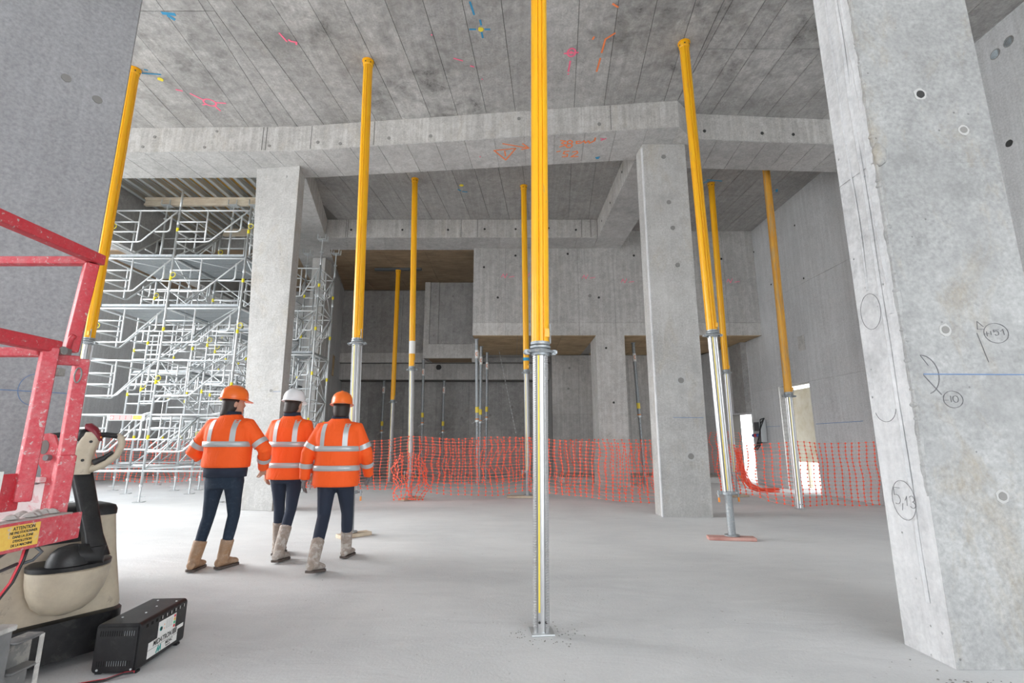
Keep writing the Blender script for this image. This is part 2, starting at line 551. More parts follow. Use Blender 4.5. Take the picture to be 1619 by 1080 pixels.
# ---- floor: two pours that meet in a joint
fl = MB().prism([(-13, -9), (7.6, -9), (7.6, 8.32), (-13, 8.47)], -0.2, 0.0).build('floor', M['floor'])
structure(fl, 'front pour of the dusty pale concrete floor')
fl2 = MB().prism([(-13, 8.482), (7.6, 8.332), (7.6, 20), (-13, 20)], -0.2, -0.004).build('floor', M['floor'])
structure(fl2, 'rear pour of the concrete floor beyond the joint line')
gr = MB().box(-60, 60, -60, 60, -0.6, -0.2).build('ground', M['ground'])
structure(gr, 'pale open ground outside the building')

# ---- ceiling: slab with board strips below
ceil = MB().prism([(-13.0, -6), (7.6, -6), (7.6, 18.6), (-13.0, 18.6)], 7.168, 7.5).build('ceiling', M['groove'])
structure(ceil, 'board-marked concrete ceiling slab')
FRONT = [(-14, 8.60), (-4.15, 8.47), (2.95, 7.73), (3.3, 8.09), (7.2, 8.33)]
BACK = [(-14, 9.50), (-4.05, 9.42), (3.0, 8.70), (3.4, 9.05), (7.2, 9.24)]
def front_y(x, L=FRONT):
    for (xa, ya), (xb, yb) in zip(L, L[1:]):
        if xa <= x <= xb:
            return ya + (yb - ya) * (x - xa) / (xb - xa)
    return L[-1][1]
def strips(xs, ang, y0, y1, clips, m, ysplit=None, gap=0.008):
    t = math.tan(math.radians(ang))
    for a, b in zip(xs, xs[1:]):
        segs = [(y0, y1)] if ysplit is None else [(y0, ysplit - gap / 2), (ysplit + gap / 2, y1)]
        for (ya, yb) in segs:
            g2 = gap / 2
            q = [(a + g2 + t * (ya - 8), ya), (b - g2 + t * (ya - 8), ya), (b - g2 + t * (yb - 8), yb), (a + g2 + t * (yb - 8), yb)]
            for c in clips:
                q = clip(q, *c)
                if len(q) < 3: break
            if len(q) < 3 or abs(area2(q)) < 0.01: continue
            dz = random.uniform(-0.002, 0.002)
            MB().prism(q, ZC + dz, 7.168).build('panel', m, ceil)
rl = math.radians(1.0)
nL = (math.cos(rl), -math.sin(rl))
nR = (math.cos(rl), -math.sin(rl))
cl_left = [(-4.15, 8.47, -nL[0], -nL[1])]
cl_mid = [(-4.15 + 0.008, 8.47, nL[0], nL[1]), (2.95, 7.73, -nR[0], -nR[1])]
cl_right = [(2.95 + 0.008, 7.73, nR[0], nR[1]), (7.3, 0, -1, 0)]
XL = [-11.5, -10.8, -10.1, -9.45, -8.8, -8.15, -7.5, -6.9, -6.3, -5.72, -5.06, -4.48, -3.8, -3.2]
XM = [-5.2, -4.7, -4.18, -3.65, -3.12, -2.6, -2.1, -1.54, -1.02, -0.48, 0.06, 0.6, 1.14, 1.68, 2.21, 2.74, 3.3, 3.9]
XR = [1.9, 2.45, 2.95, 3.4, 3.7, 4.2, 4.75, 5.3, 5.85, 6.4, 6.95, 7.5]
strips(XL, -4.0, -5, 8.9, cl_left, M['ceil'], 5.87)
strips(XM, 5.2, -5, 8.6, cl_mid, M['ceil'], 5.2)
strips(XR, -2.2, -5, 8.6, cl_right, M['ceil'], 6.55)
strips(XM, 5.2, 8.6, 13.32, [(-4.9, 10, 1, 0.05), (2.4, 10, -1, 0)], M['ceil_back'])
strips(XR, -3.0, 8.6, 13.32, [(2.4, 10, 1, 0), (7.3, 0, -1, 0)], M['ceil_back'], 11.2)

# ---- walls
def gridwall(name, P0, P1, thick, ucuts, zcuts, m, openings=(), gap=0.006, side=1, label=None, mats=None, parent=None, pname='panel'):
    """wall from P0 to P1 (plan); the seen face lies on the line, the thickness goes to the left (side=1) or right (-1).
    Cells between the cuts are panels; cells inside an opening are left out."""
    P0, P1 = Vector((*P0, 0)), Vector((*P1, 0))
    u = (P1 - P0).normalized()
    n = Vector((-u.y, u.x, 0)) * side
    mx = Matrix((u, n, Vector((0, 0, 1)))).transposed().to_4x4()
    mx.translation = P0
    base = parent
    if base is None:
        b = MB()
        for i in range(len(ucuts) - 1):
            for j in range(len(zcuts) - 1):
                uc, zc_ = (ucuts[i] + ucuts[i + 1]) / 2, (zcuts[j] + zcuts[j + 1]) / 2
                if any(o[0] < uc < o[1] and o[2] < zc_ < o[3] for o in openings): continue
                b.box(ucuts[i], ucuts[i + 1], 0.018, thick, zcuts[j], zcuts[j + 1], mx)
        base = b.build(name, M['groove'])
        structure(base, label)
    for i in range(len(ucuts) - 1):
        for j in range(len(zcuts) - 1):
            uc, zc_ = (ucuts[i] + ucuts[i + 1]) / 2, (zcuts[j] + zcuts[j + 1]) / 2
            if any(o[0] < uc < o[1] and o[2] < zc_ < o[3] for o in openings): continue
            d = random.uniform(-0.002, 0.002)
            mm = m if mats is None else mats.get((i, j), m)
            g0 = gap / 2
            MB().box(ucuts[i] + g0, ucuts[i + 1] - g0, d, 0.018, zcuts[j] + (g0 if j else 0), zcuts[j + 1] - (g0 if j < len(zcuts) - 2 else 0), mx).build(pname, mm, base)
    return base, mx

def tie_holes(parent, mx, pts, r=0.03, soft=False, rim=False):
    """pts are (u, z) on the wall face of a gridwall frame"""
    for (u, z) in pts:
        fm = Matrix((mx.to_3x3() @ Vector((1, 0, 0)), mx.to_3x3() @ Vector((0, 0, 1)), mx.to_3x3() @ Vector((0, -1, 0)))).transposed().to_4x4()
        fm.translation = mx @ Vector((u, 0, z))
        b = MB()
        if rim:
            b.mi = 1
            blob(b, 0, 0, r * 1.6, fm, 14, 0.004, 0.12)
            b.mi = 0
        blob(b, 0, 0, r, fm, 12, 0.0065, 0.06)
        b.build('tie_hole', [M['hole_soft'] if soft else M['hole'], M['hole_rim']], parent)

# upper rear wall with a pale ledge band at its foot
uw, umx = gridwall('wall_back', (-1.10, 13.32), (7.0, 13.32), 0.3, [0, 0.92, 1.95, 2.98, 4.0, 5.05, 6.1, 7.15, 8.1], [4.06, 4.42, 7.15], M['wall'],
                   mats={(i, 0): M['wall_pale'] for i in range(8)}, label='upper rear wall of grey formwork panels above the ledge band')
tie_holes(uw, umx, [(0.3, 6.05), (0.7, 5.15), (1.2, 6.4), (2.1, 5.2), (2.7, 6.45), (3.55, 5.15), (4.6, 6.4), (5.15, 5.1), (5.2, 6.42), (7.0, 5.2), (7.1, 6.3)], 0.032)
tie_holes(uw, umx, [(3.3, 5.2), (6.5, 5.6)], 0.05, True)
# slab above the rear recess, its ply form still in place
sl = MB().prism([(-1.1, 13.62), (6.95, 13.62), (6.45, 16.55), (6.45, 17.2), (-1.1, 17.2)], 4.08, 4.4).build('trim_1', M['wall_dark'])
structure(sl, 'low slab over the rear recess')
for a, b in zip([-1.08, 0.16, 1.4, 2.62, 3.86, 5.1], [0.15, 1.39, 2.33, 3.85, 5.09, 6.32]):
    MB().box(a, b, 13.34, 14.9, 4.045, 4.075).build('plywood_sheet', M['ply'], sl)
    MB().box(a, b, 14.905, 16.46, 4.045, 4.075).build('plywood_sheet', M['ply'], sl)
MB().prism([(6.325, 13.34), (6.9, 13.34), (6.87, 14.9), (6.33, 16.4)], 4.045, 4.075).build('plywood_sheet', M['ply'], sl)
# pilaster that carries the band
pil = MB().box(2.33, 3.12, 13.32, 14.3, 0, 4.06).build('pilaster', M['wall_pale'], uw)
tie_holes(uw, Matrix.Translation((0, 13.32, 0)), [(2.75, 2.2), (2.6, 3.7)], 0.03)
# lower right rear wall
lw, lmx = gridwall('wall_back', (1.35, 16.5), (6.42, 16.5), 0.3, [0, 0.9, 1.95, 2.6, 3.5, 4.3, 5.07], [0, 2.05, 4.04], M['wall'], label='rear recess wall at the right under the plywood soffit')
tie_holes(lw, lmx, [(0.6, 3.6), (0.55, 2.9), (0.6, 1.2), (2.3, 1.9), (2.3, 3.3), (3.4, 3.2), (4.4, 1.3)], 0.04, True)
cb = MB().box(1.36, 2.325, 14.5, 16.48, 0, 0.16).box(3.125, 6.3, 14.5, 16.48, 0, 0.16).build('trim_2', M['wall_pale'])
structure(cb, 'low pale concrete curb at the foot of the rear wall')
# deep wall at the left, upper part, downstand and lower part
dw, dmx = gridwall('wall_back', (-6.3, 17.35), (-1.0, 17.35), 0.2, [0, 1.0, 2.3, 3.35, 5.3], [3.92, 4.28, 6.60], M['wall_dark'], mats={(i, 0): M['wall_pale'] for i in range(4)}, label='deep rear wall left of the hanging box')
tie_holes(dw, dmx, [(1.2, 6.0), (1.7, 4.8), (2.1, 6.0), (1.3, 5.4), (2.8, 5.3)], 0.045, True)
bd, bmx = gridwall('wall_back', (-6.4, 17.55), (1.35, 17.55), 0.7, [0, 1.5, 2.9, 3.6, 4.4, 5.2, 6.2, 7.75], [3.33, 3.91], M['wall'], label='downstand band over the dark lower rear wall')
tie_holes(bd, bmx, [(3.75, 3.78)], 0.1)
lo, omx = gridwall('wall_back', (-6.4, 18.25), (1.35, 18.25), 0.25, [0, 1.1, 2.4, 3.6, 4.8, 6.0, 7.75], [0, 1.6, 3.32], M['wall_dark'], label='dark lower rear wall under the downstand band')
tie_holes(lo, omx, [(3.1, 2.6), (4.0, 2.0), (4.55, 2.0), (5.2, 2.9), (5.6, 2.1), (6.4, 2.4), (2.0, 2.2), (7.0, 2.9)], 0.05, True)
rt, _ = gridwall('wall_left', (1.35, 16.78), (1.35, 18.25), 0.3, [0, 1.47], [0, 3.33], M['wall'], side=-1, label='short return wall in the rear recess')
# hanging box
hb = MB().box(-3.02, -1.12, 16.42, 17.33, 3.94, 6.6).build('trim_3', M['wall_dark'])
structure(hb, 'hanging concrete box under the brown plywood ceiling')
MB().box(-3.02, -2.83, 16.36, 16.42, 3.92, 6.6).build('panel', M['wall_pale'], hb)
MB().box(-2.83, -1.36, 16.36, 16.42, 3.92, 4.4).build('panel', M['wall_pale'], hb)
MB().box(-1.355, -1.1, 16.30, 16.42, 3.78, 4.42).build('panel', M['wall_pale'], hb)
MB().box(-2.82, -2.53, 16.385, 16.42, 4.41, 6.6).build('panel', M['wall_dark'], hb)
MB().box(-2.515, -1.1, 16.39, 16.42, 4.41, 6.6).build('panel', M['wall_dark'], hb)
MB().box(-2.85, -1.4, 16.44, 17.3, 3.915, 3.938).build('plywood_sheet', M['ply_brown'], hb)
tie_holes(hb, Matrix.Translation((0, 16.39, 0)), [(-2.65, 6.1), (-2.05, 6.1), (-2.68, 4.7), (-2.0, 4.85)], 0.035, True)
# brown plywood ceilings
pc = MB().prism([(-5.3, 13.46), (-1.1, 13.46), (-1.1, 17.5), (-6.2, 17.5)], 6.645, 7.15).build('ceiling', M['wall_dark'])
structure(pc, 'lower ceiling of brown plywood sheets at the rear')
for iy, (ya, yb) in enumerate([(13.47, 14.8), (14.81, 16.1), (16.11, 17.34)]):
    for xa, xb in zip([-6.3, -5.05, -3.8, -2.55], [-5.06, -3.81, -2.56, -1.11]):
        q = clip([(xa, ya), (xb, ya), (xb, yb), (xa, yb)], -5.3, 13.46, 1, 0.2235)
        if len(q) > 2 and abs(area2(q)) > 0.02:
            MB().prism(q, ZB + random.uniform(-0.003, 0.003), 6.645).build('plywood_sheet', M['ply_brown'], pc)
pl = MB().prism([(-12.4, 13.5), (-6.3, 13.5), (-7.15, 17.5), (-12.4, 17.5)], 6.645, 7.15).build('ceiling', M['wall_dark'])
structure(pl, 'lower plywood ceiling behind the scaffold')
for (ya, yb) in [(13.5, 14.8), (14.81, 16.1), (16.11, 17.5)]:
    for i in range(5):
        xa = -12.4 + 1.26 * i
        q = clip([(xa, ya), (xa + 1.25, ya), (xa + 1.25, yb), (xa, yb)], -6.3, 13.46, -1, -0.22)
        if len(q) > 2 and abs(area2(q)) > 0.02:
            MB().prism(q, ZB + random.uniform(-0.003, 0.003), 6.645).build('plywood_sheet', M['ply_brown'], pl)
# wall between the left bay and the middle
sw, smx = gridwall('wall_left', (-5.62, 14.5), (-6.35, 18.2), 0.25, [0, 1.45, 1.8, 3.77], [0, 3.3, 3.95, 6.6], M['wall_smooth'], [(1.45, 1.8, 3.3, 3.95)], side=1, gap=0.003, label='smooth wall between the left bay and the rear recess')
ep = MB().box(-6.0, -5.62, 14.0, 14.49, 0, 6.6).build('trim_4', M['column'])
structure(ep, 'pale end pier of the left bay wall')
MB().box(1.4, 1.85, 0.2, 0.25, 3.2, 4.05, smx).build('opening_back', M['black_void'], sw)
fr = MB()
for a in ((1.44, 1.47, 3.3, 3.95), (1.78, 1.81, 3.3, 3.95), (1.44, 1.81, 3.28, 3.31), (1.44, 1.81, 3.94, 3.97)):
    fr.box(a[0], a[1], -0.01, 0.2, a[2], a[3], smx)
fr.build('opening_frame', M['ply'], sw)
# rear wall of the left bay and its edge beam
lb, lbm = gridwall('wall_back', (-12.4, 17.5), (-6.4, 17.5), 0.25, [0, 1.2, 2.4, 3.6, 4.8, 6.0], [0, 2.7, 6.6], M['wall_smooth'], label='rear wall of the left bay behind the scaffold')

# shell added behind the rear walls to stop sky light leaking in
sh = MB()
sh.box(-12.6, 7.6, 18.6, 18.8, -0.2, 7.5)
sh.box(-6.42, -1.0, 17.56, 18.6, 6.6, 7.15).box(-1.1, 1.36, 17.21, 18.26, 3.92, 7.15).box(1.36, 7.0, 16.81, 18.3, 0, 7.15)
sh.box(-6.42, 1.36, 17.56, 18.6, 3.92, 6.6)
sh.box(7.3, 7.5, 13.6, 14.25, 4.06, 7.15).box(6.75, 7.4, 14.25, 18.6, 2.0, 7.15)
structure(sh.build('wall_seal', M['wall_dark']), 'shell added behind the rear walls to seal out sky light')
bw = MB()  # added behind the camera to reduce sky light on the left pier
bw.box(-13.0, 0.5, -6.2, -6.0, -0.2, 7.5).box(0.5, 7.6, -6.2, -6.0, 5.2, 7.5)
structure(bw.build('wall_front', M['wall_smooth']), 'unseen wall behind the camera, added to cut the sky light')
gridwall('wall_left', (-12.4, 9.55), (-12.4, 13.89), 0.25, [0, 2.2, 4.34], [0, 2.7], M['wall_smooth'], side=1, label='unseen low wall at the left of the scaffold bay, added to dim its floor')  # added out of view to hold daylight off the scaffold floor
lwl, _ = gridwall('wall_left', (-12.4, 13.9), (-12.4, 17.5), 0.25, [0, 1.8, 3.6], [0, 2.7, 7.15], M['wall_smooth'], side=1, label='outer left wall of the scaffold bay')

# right wall with two openings
RP0, RP1 = (7.22, -4.0), (6.93, 14.2)
rl_ = math.hypot(RP1[0] - RP0[0], RP1[1] - RP0[1])
OP = (15.48, 16.78, 0, 2.56)
rw, rmx = gridwall('wall_right', RP0, RP1, 0.28, [0, 3.0, 5.6, 8.2, 10.8, 13.2, OP[0], OP[1], rl_], [0, 2.56, 4.9, 7.15], M['wall_smooth'], [OP, (8.2, 10.8, 4.9, 7.15)], side=-1, gap=0.0035, label='smooth right-hand side wall')
D2 = (0.1, 0.95, 0, 1.95)
rw2, rmx2 = gridwall('wall_right', RP1, (6.40, 16.6), 0.28, [0, 0.1, 0.95, 2.46], [0, 1.95, 4.04], M['wall_smooth'], [D2], side=-1, gap=0.0035, label='bent end of the right wall beside the bright doorway')
MB().box(8.2 + 0.002, 10.8 - 0.002, 0, 0.28, 4.9, 7.15, rmx).build('panel', M['wall_smooth'], rw)
for (u, z) in ((10.20, 6.74), (10.0, 6.77)):           # open sleeves: pale discs painted as the sky behind, on a dark rim
    sm_ = frame_mx(rmx @ Vector((u, -0.001, z)), rmx.to_3x3() @ Vector((1, 0, 0)), (0, 0, 1))
    b = MB(); blob(b, 0, 0, 0.075, sm_, 24, 0.006, 0.02); b.build('sleeve_rim', M['hole_soft'], rw)
    b = MB(); blob(b, 0.004, 0.0, 0.062, sm_, 24, 0.009, 0.0); b.build('sleeve_sky_disc', M['cap'], rw)
tie_holes(rw, rmx, [(10.27, 5.34)], 0.05)
tie_holes(rw, rmx, [(15.2, 5.0), (15.3, 6.4), (16.6, 5.3), (17.3, 6.5)], 0.025)
MB().box(15.45, 15.72, -0.004, 0.0, 3.32, 3.68, rmx).build('patch', M['wall_pale'], rw)
# jamb and reveal of the opening
MB().box(OP[1] + 0.0, OP[1] + 0.02, -0.004, 0.3, 0, 2.56, rmx).build('jamb', M['wall_pale'], rw)
st = MB()
stroke(st, [(13.9, 1.58), (15.4, 1.57)], 0.012, frame_mx(rmx @ Vector((0, -0.001, 0)), rmx.to_3x3() @ Vector((1, 0, 0)), (0, 0, 1)))
stroke(st, [(16.9, 1.56), (18.1, 1.56)], 0.009, frame_mx(rmx @ Vector((0, -0.001, 0)), rmx.to_3x3() @ Vector((1, 0, 0)), (0, 0, 1)))
st.build('chalk_line', M['chalk_blue'], rw)
# slab added to shade the board screen beyond the opening
sr = MB().box(7.5, 9.6, 10.6, 16.6, 2.98, 3.25)
structure(sr.build('shade_slab', M['wall_pale']), 'slab added to shade the board screen beyond the opening in the right wall')
# a beige board screen outside the opening
scr = thing('site_hoarding', 'beige board screen standing outside the opening in the right wall', 'screen', (8.9, 15.2, -0.2))
MB().box(-0.03, 0.03, -2.0, 1.9, 0.75, 2.95).build('board', M['beige_board'], scr)
for y in (-1.7, 0, 1.6):
    MB().box(0.03, 0.11, y, y + 0.08, 0, 2.95).build('post', M['timber'], scr)

# ================================================================ beams
def beam(label, poly, m_side, soffit_cuts=None, group=None):
    """poly: plan outline; the soffit is split into boards across the line a0-b0 .. a1-b1"""
    o = MB().prism(poly, ZB + 0.012, ZC).build('concrete_beam', m_side)
    tag(o, label, 'beam', group)
    return o
def soffit_boards(o, a0, a1, b0, b1, n, m, gap=0.008):
    """front edge a0..a1, back edge b0..b1"""
    for i in range(n):
        t0, t1 = i / n, (i + 1) / n
        L = lambda p, q, t: (p[0] + (q[0] - p[0]) * t, p[1] + (q[1] - p[1]) * t)
        g_ = gap / max(0.1, math.hypot(a1[0] - a0[0], a1[1] - a0[1])) / 2
        q = [L(a0, a1, t0 + g_), L(a0, a1, t1 - g_), L(b0, b1, t1 - g_), L(b0, b1, t0 + g_)]
        MB().prism(q, ZB + random.uniform(-0.0015, 0.0015), ZB + 0.012).build('board', m, o)
BM = {}
for key, i, n, lab in (('left', 0, 18, 'straight concrete beam over the scaffold bay, left of the left column'),
                       ('mid', 1, 13, 'concrete beam between the two middle columns, with orange spray writing below'),
                       ('right', 3, 8, 'concrete beam running from the right middle column to the right wall')):
    a0, a1, b0, b1 = FRONT[i], FRONT[i + 1], BACK[i], BACK[i + 1]
    if key == 'left': a0, b0 = (-12.9, a0[1]), (-12.9, b0[1])
    if key == 'right': a1, b1 = (7.08, a1[1]), (7.06, b1[1])
    o = beam(lab, [a0, a1, b1, b0], M['beam'])
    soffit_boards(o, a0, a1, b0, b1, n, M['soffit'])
    BM[key] = o
o = MB().prism([FRONT[2], FRONT[3], BACK[3], BACK[2]], ZB, ZC).build('beam_joint', M['beam'], BM['mid'])
# vertical pour joints and tie holes on the front faces
def on_face(p0, p1):
    u = Vector((p1[0] - p0[0], p1[1] - p0[1], 0)).normalized()
    n = Vector((u.y, -u.x, 0))
    mx = Matrix((u, -n, Vector((0, 0, 1)))).transposed().to_4x4()
    mx.translation = Vector((p0[0], p0[1], 0))
    return mx
fmL, fmM, fmR = on_face(FRONT[0], FRONT[1]), on_face(FRONT[1], FRONT[2]), on_face(FRONT[3], FRONT[4])
tie_holes(BM['left'], fmL, [(6.9, 6.74), (8.1, 6.72), (8.3, 7.06), (9.35, 6.74), (7.1, 6.95)], 0.028, True)
tie_holes(BM['mid'], fmM, [(0.45, 6.78), (1.85, 6.77), (2.65, 6.76), (5.75, 6.78), (0.9, 6.72), (4.3, 7.0)], 0.033, True)
tie_holes(BM['right'], fmR, [(0.25, 6.8), (1.35, 6.8), (1.95, 6.8), (3.2, 6.8)], 0.03)
for mx, o, us in ((fmL, BM['left'], (9.2, 9.27, 6.0)), (fmM, BM['mid'], (1.55, 5.95, 0.3, 4.6))):
    b = MB()
    for u in us:
        b.box(u, u + 0.012, -0.003, 0.002, ZB + 0.03, ZC - 0.01, mx)
    b.build('pour_joint', M['groove'], o)
for mx, o, u0, u1 in ((fmL, BM['left'], 5, 9.85), (fmM, BM['mid'], 0, 7.1), (fmR, BM['right'], 0, 3.7)):
    b = MB()
    n = int((u1 - u0) / 0.05)
    rg = []
    for i in range(n + 1):                               # ragged mortar lip along the lower edge
        u = u0 + (u1 - u0) * i / n
        h = max(0.003, 0.014 + 0.03 * noise.noise(Vector((u * 0.8, u0, 1.0))) + 0.016 * noise.noise(Vector((u * 6, 3.0, u0))))
        d = 0.003 + h * 0.15
        rg.append([mx @ Vector(p) for p in ((u, 0.001, ZB + 0.012), (u, -d, ZB + 0.012), (u, -d, ZB + 0.012 + h), (u, 0.001, ZB + 0.014 + h))])
    b.loft(rg)
    b.build('mortar_lip', M['wall_pale'], o)
# rear transverse beam
bt = beam('rear cross beam above the brown plywood ceiling and rear wall', [(-5.08, 12.56), (2.33, 12.56), (2.33, 13.44), (-5.30, 13.44)], M['beam'])
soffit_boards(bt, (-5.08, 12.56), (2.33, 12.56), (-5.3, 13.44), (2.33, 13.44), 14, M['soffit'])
tmx = Matrix.Translation((0, 12.56, 0))
tie_holes(bt, tmx, [(-3.0, 6.85), (-1.75, 6.85), (-0.75, 6.87), (0.1, 6.87), (1.0, 6.9), (1.75, 6.85), (-4.4, 6.85)], 0.03)
b = MB()
for x in (-4.55, -4.5, -1.4, -0.95, 1.9, 2.15):
    b.box(x, x + 0.014, 12.556, 12.562, ZB + 0.02, ZC)
b.build('pour_joint', M['groove'], bt)
# long beams running away from the camera
bl = beam('long concrete beam running to the rear beside the left column', [(-5.30, 9.45), (-4.34, 9.45), (-6.06, 16.7), (-7.15, 16.9)], M['beam'])
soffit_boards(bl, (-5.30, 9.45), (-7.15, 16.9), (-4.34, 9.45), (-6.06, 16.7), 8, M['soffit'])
brr = beam('long concrete beam running to the rear beside the right middle column', [(2.42, 8.80), (3.22, 8.80), (3.12, 13.31), (2.33, 13.31)], M['beam'])
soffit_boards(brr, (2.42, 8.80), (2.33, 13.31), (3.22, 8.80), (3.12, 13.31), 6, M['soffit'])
tie_holes(brr, Matrix(((0, 1, 0, 2.36), (1, 0, 0, 0), (0, 0, 1, 0), (0, 0, 0, 1))), [(9.6, 6.85), (10.9, 6.8), (12.0, 6.85)], 0.028)
eb = tag(MB().box(-9.5, -9.15, 9.55, 17.4, 5.7, 7.15).build('concrete_beam', M['wall_dark']), 'dark deep edge beam at the left behind the scaffold', 'beam')
tie_holes(eb, Matrix(((0, 1, 0, -9.15), (1, 0, 0, 0), (0, 0, 1, 0), (0, 0, 0, 1))), [(12.0, 6.2)], 0.05)

# ================================================================ columns
def column(label, poly, m, joints=(), z1=ZB, top=None):
    """cast column: outline with fine grooves at the lift joints"""
    zs = [(0, 0)]
    for z in joints:
        zs += [(z - 0.006, 0), (z - 0.004, 0.005), (z + 0.004, 0.005), (z + 0.006, 0)]
    zs.append((z1, 0))
    cx = sum(p[0] for p in poly) / len(poly); cy = sum(p[1] for p in poly) / len(poly)
    rings = []
    for z, ins in zs:
        ring = []
        for i_, (x, y) in enumerate(poly):
            if top is not None:                          # the column widens towards its head
                x += (top[i_][0] - x) * z / z1; y += (top[i_][1] - y) * z / z1
            d = Vector((x - cx, y - cy)); L = d.length
            ring.append((x - d.x / L * ins, y - d.y / L * ins, z))
        rings.append(ring)
    o = MB().loft(rings).build('concrete_column', m, bevel=0.012, seg=1)
    return tag(o, label, 'column')
cL = column('pale concrete column left of centre beside the scaffold', [(-4.83, 9.08), (-4.18, 8.94), (-4.26, 9.40), (-4.90, 9.40)], M['column'], (2.1, 4.65, 6.1), ZB, [(-5.18, 9.08), (-4.27, 8.98), (-4.34, 9.40), (-5.24, 9.40)])
lcm = on_face((-4.83, 9.08), (-4.18, 8.94))
tie_holes(cL, lcm, [(0.28, 6.4), (0.25, 5.55), (0.3, 4.75)], 0.045, True)
tie_holes(cL, lcm, [(0.3, 6.4), (0.42, 2.1)], 0.03, True, True)
b = MB()
stroke(b, [(0.02, 2.08), (0.62, 2.08)], 0.006, frame_mx(lcm @ Vector((0, -0.001, 0)), lcm.to_3x3() @ Vector((1, 0, 0)), (0, 0, 1)))
b.build('chalk_line', M['chalk_blue'], cL)
cM = column('grey stained concrete column right of centre', [(2.43, 8.24), (3.22, 8.24), (3.24, 8.72), (2.40, 8.60)], M['column'], (3.52, 6.2))
cmm = on_face((2.43, 8.24), (3.22, 8.24))
tie_holes(cM, cmm, [(0.38, 6.36), (0.42, 5.45), (0.5, 4.25), (0.46, 4.95)], 0.042, True)
tie_holes(cM, cmm, [(0.42, 2.2), (0.5, 0.95)], 0.05, True, True)
b = MB()
stroke(b, [(0.25, 1.58), (0.75, 1.575)], 0.008, frame_mx(cmm @ Vector((0, -0.001, 0)), (1, 0, 0), (0, 0, 1)))
b.build('chalk_line', M['chalk_blue'], cM)
MB().box(2.405, 2.432, 8.235, 8.30, 0, 6.55).build('pale_edge', M['mortar'], cM, bevel=0.006, seg=1)  # pale strip down the column's left front edge
# big right pier in front
cR = column('large stained concrete pier in the right foreground with pencil marks', [(2.40, 2.94), (3.22, 2.94), (3.22, 3.6), (2.385, 3.28)], M['column_big'], (3.02,), 7.15)
crm = on_face((2.40, 2.94), (3.22, 2.94))
tie_holes(cR, crm, [(0.375, 3.52)], 0.028, False, True)
tie_holes(cR, crm, [(0.62, 3.25), (0.26, 1.88), (0.42, 0.9)], 0.024, True, True)
cR.data.materials.append(M['mortar'])                  # left face: smeared mortar, also painted paler as the lit side
for p_ in cR.data.polygons:
    if p_.normal.x < -0.9: p_.material_index = 1
def ragged_ridge(x, y, z0, z1, w, dx, dy, name, m, n=90, seed=1, corner=False):
    rnd = random.Random(seed)
    rings = []
    for i in range(n + 1):
        z = z0 + (z1 - z0) * i / n
        k = 0.45 + 0.55 * noise.noise(Vector((x * 3, z * 3.1, seed))) + 0.35 * noise.noise(Vector((seed, z * 14, 0)))
        k = max(0.08, k)
        o = 0.03 * noise.noise(Vector((z * 1.3, seed, 3)))
        a = w * k
        if corner:
            a2 = w * max(0.1, 0.5 + 0.6 * noise.noise(Vector((z * 9, seed, 5))))
            rings.append([(x + 0.9 * a, y + 0.002, z), (x + 0.55 * a2, y - 0.45 * a, z), (x - 0.2 * a, y - 0.3 * a2, z), (x - 0.42 * a, y + 0.35 * a, z), (x + 0.002, y + 1.1 * a2, z)])
        else:
            rings.append([(x - dx * 0.002 + o * dy, y - w * 0.8 + o, z), (x + dx * a, y - a * 0.3 + o, z), (x + dx * a * 0.8, y + a * 0.5 + o, z), (x - dx * 0.002, y + w + o, z)])
    return MB().loft(rings).build(name, m, cR, smooth=False)
ragged_ridge(2.40, 2.94, 0.9, 5.4, 0.042, -1, 0.4, 'mortar_ridge', M['column_big'], 420, 2, True)
ragged_ridge(2.398, 3.00, 2.0, 5.2, 0.026, -1, 0.3, 'mortar_ridge', M['mortar'], 200, 4)
ragged_ridge(2.39, 3.06, 0.3, 4.6, 0.02, -1, 0.3, 'mortar_ridge', M['mortar'], 160, 5)
ragged_ridge(2.387, 3.16, 2.2, 4.8, 0.012, -1, 0.3, 'mortar_ridge', M['mortar'], 90, 9)
b = MB()
for i in range(60):                                     # broken arris: bits of exposed mortar along the front edge
    z = random.uniform(1.0, 4.8)
    s_ = random.uniform(0.008, 0.022)
    b.lathe([(0.001, -s_), (s_ * 0.8, -s_ * 0.4), (s_, 0.0), (s_ * 0.7, s_ * 0.5), (0.001, s_)], 6, (2.402 + random.uniform(-0.006, 0.014), 2.943, z))
ar = b.build('broken_arris', M['column_big'], cR)
ar['kind'] = 'stuff'
b = MB()
fmx = frame_mx(crm @ Vector((0, -0.001, 0)), (1, 0, 0), (0, 0, 1))
mr = random.Random(4)
rg = []
for (k, h) in ((1.0, 0.0), (0.92, 0.012), (0.7, 0.024), (0.35, 0.03)):
    rg.append([fmx @ Vector((0.03 + 0.045 * k * (1 + 0.12 * math.sin(5 * a_) + mr.uniform(-0.05, 0.05)) * math.cos(a_), 3.07 + 0.085 * k * (1 + 0.1 * math.cos(3 * a_)) * math.sin(a_), h)) for a_ in [2 * PI * j / 26 for j in range(26)]])
b.loft(rg)
b.build('mortar_patch', M['column_big'], cR, True)
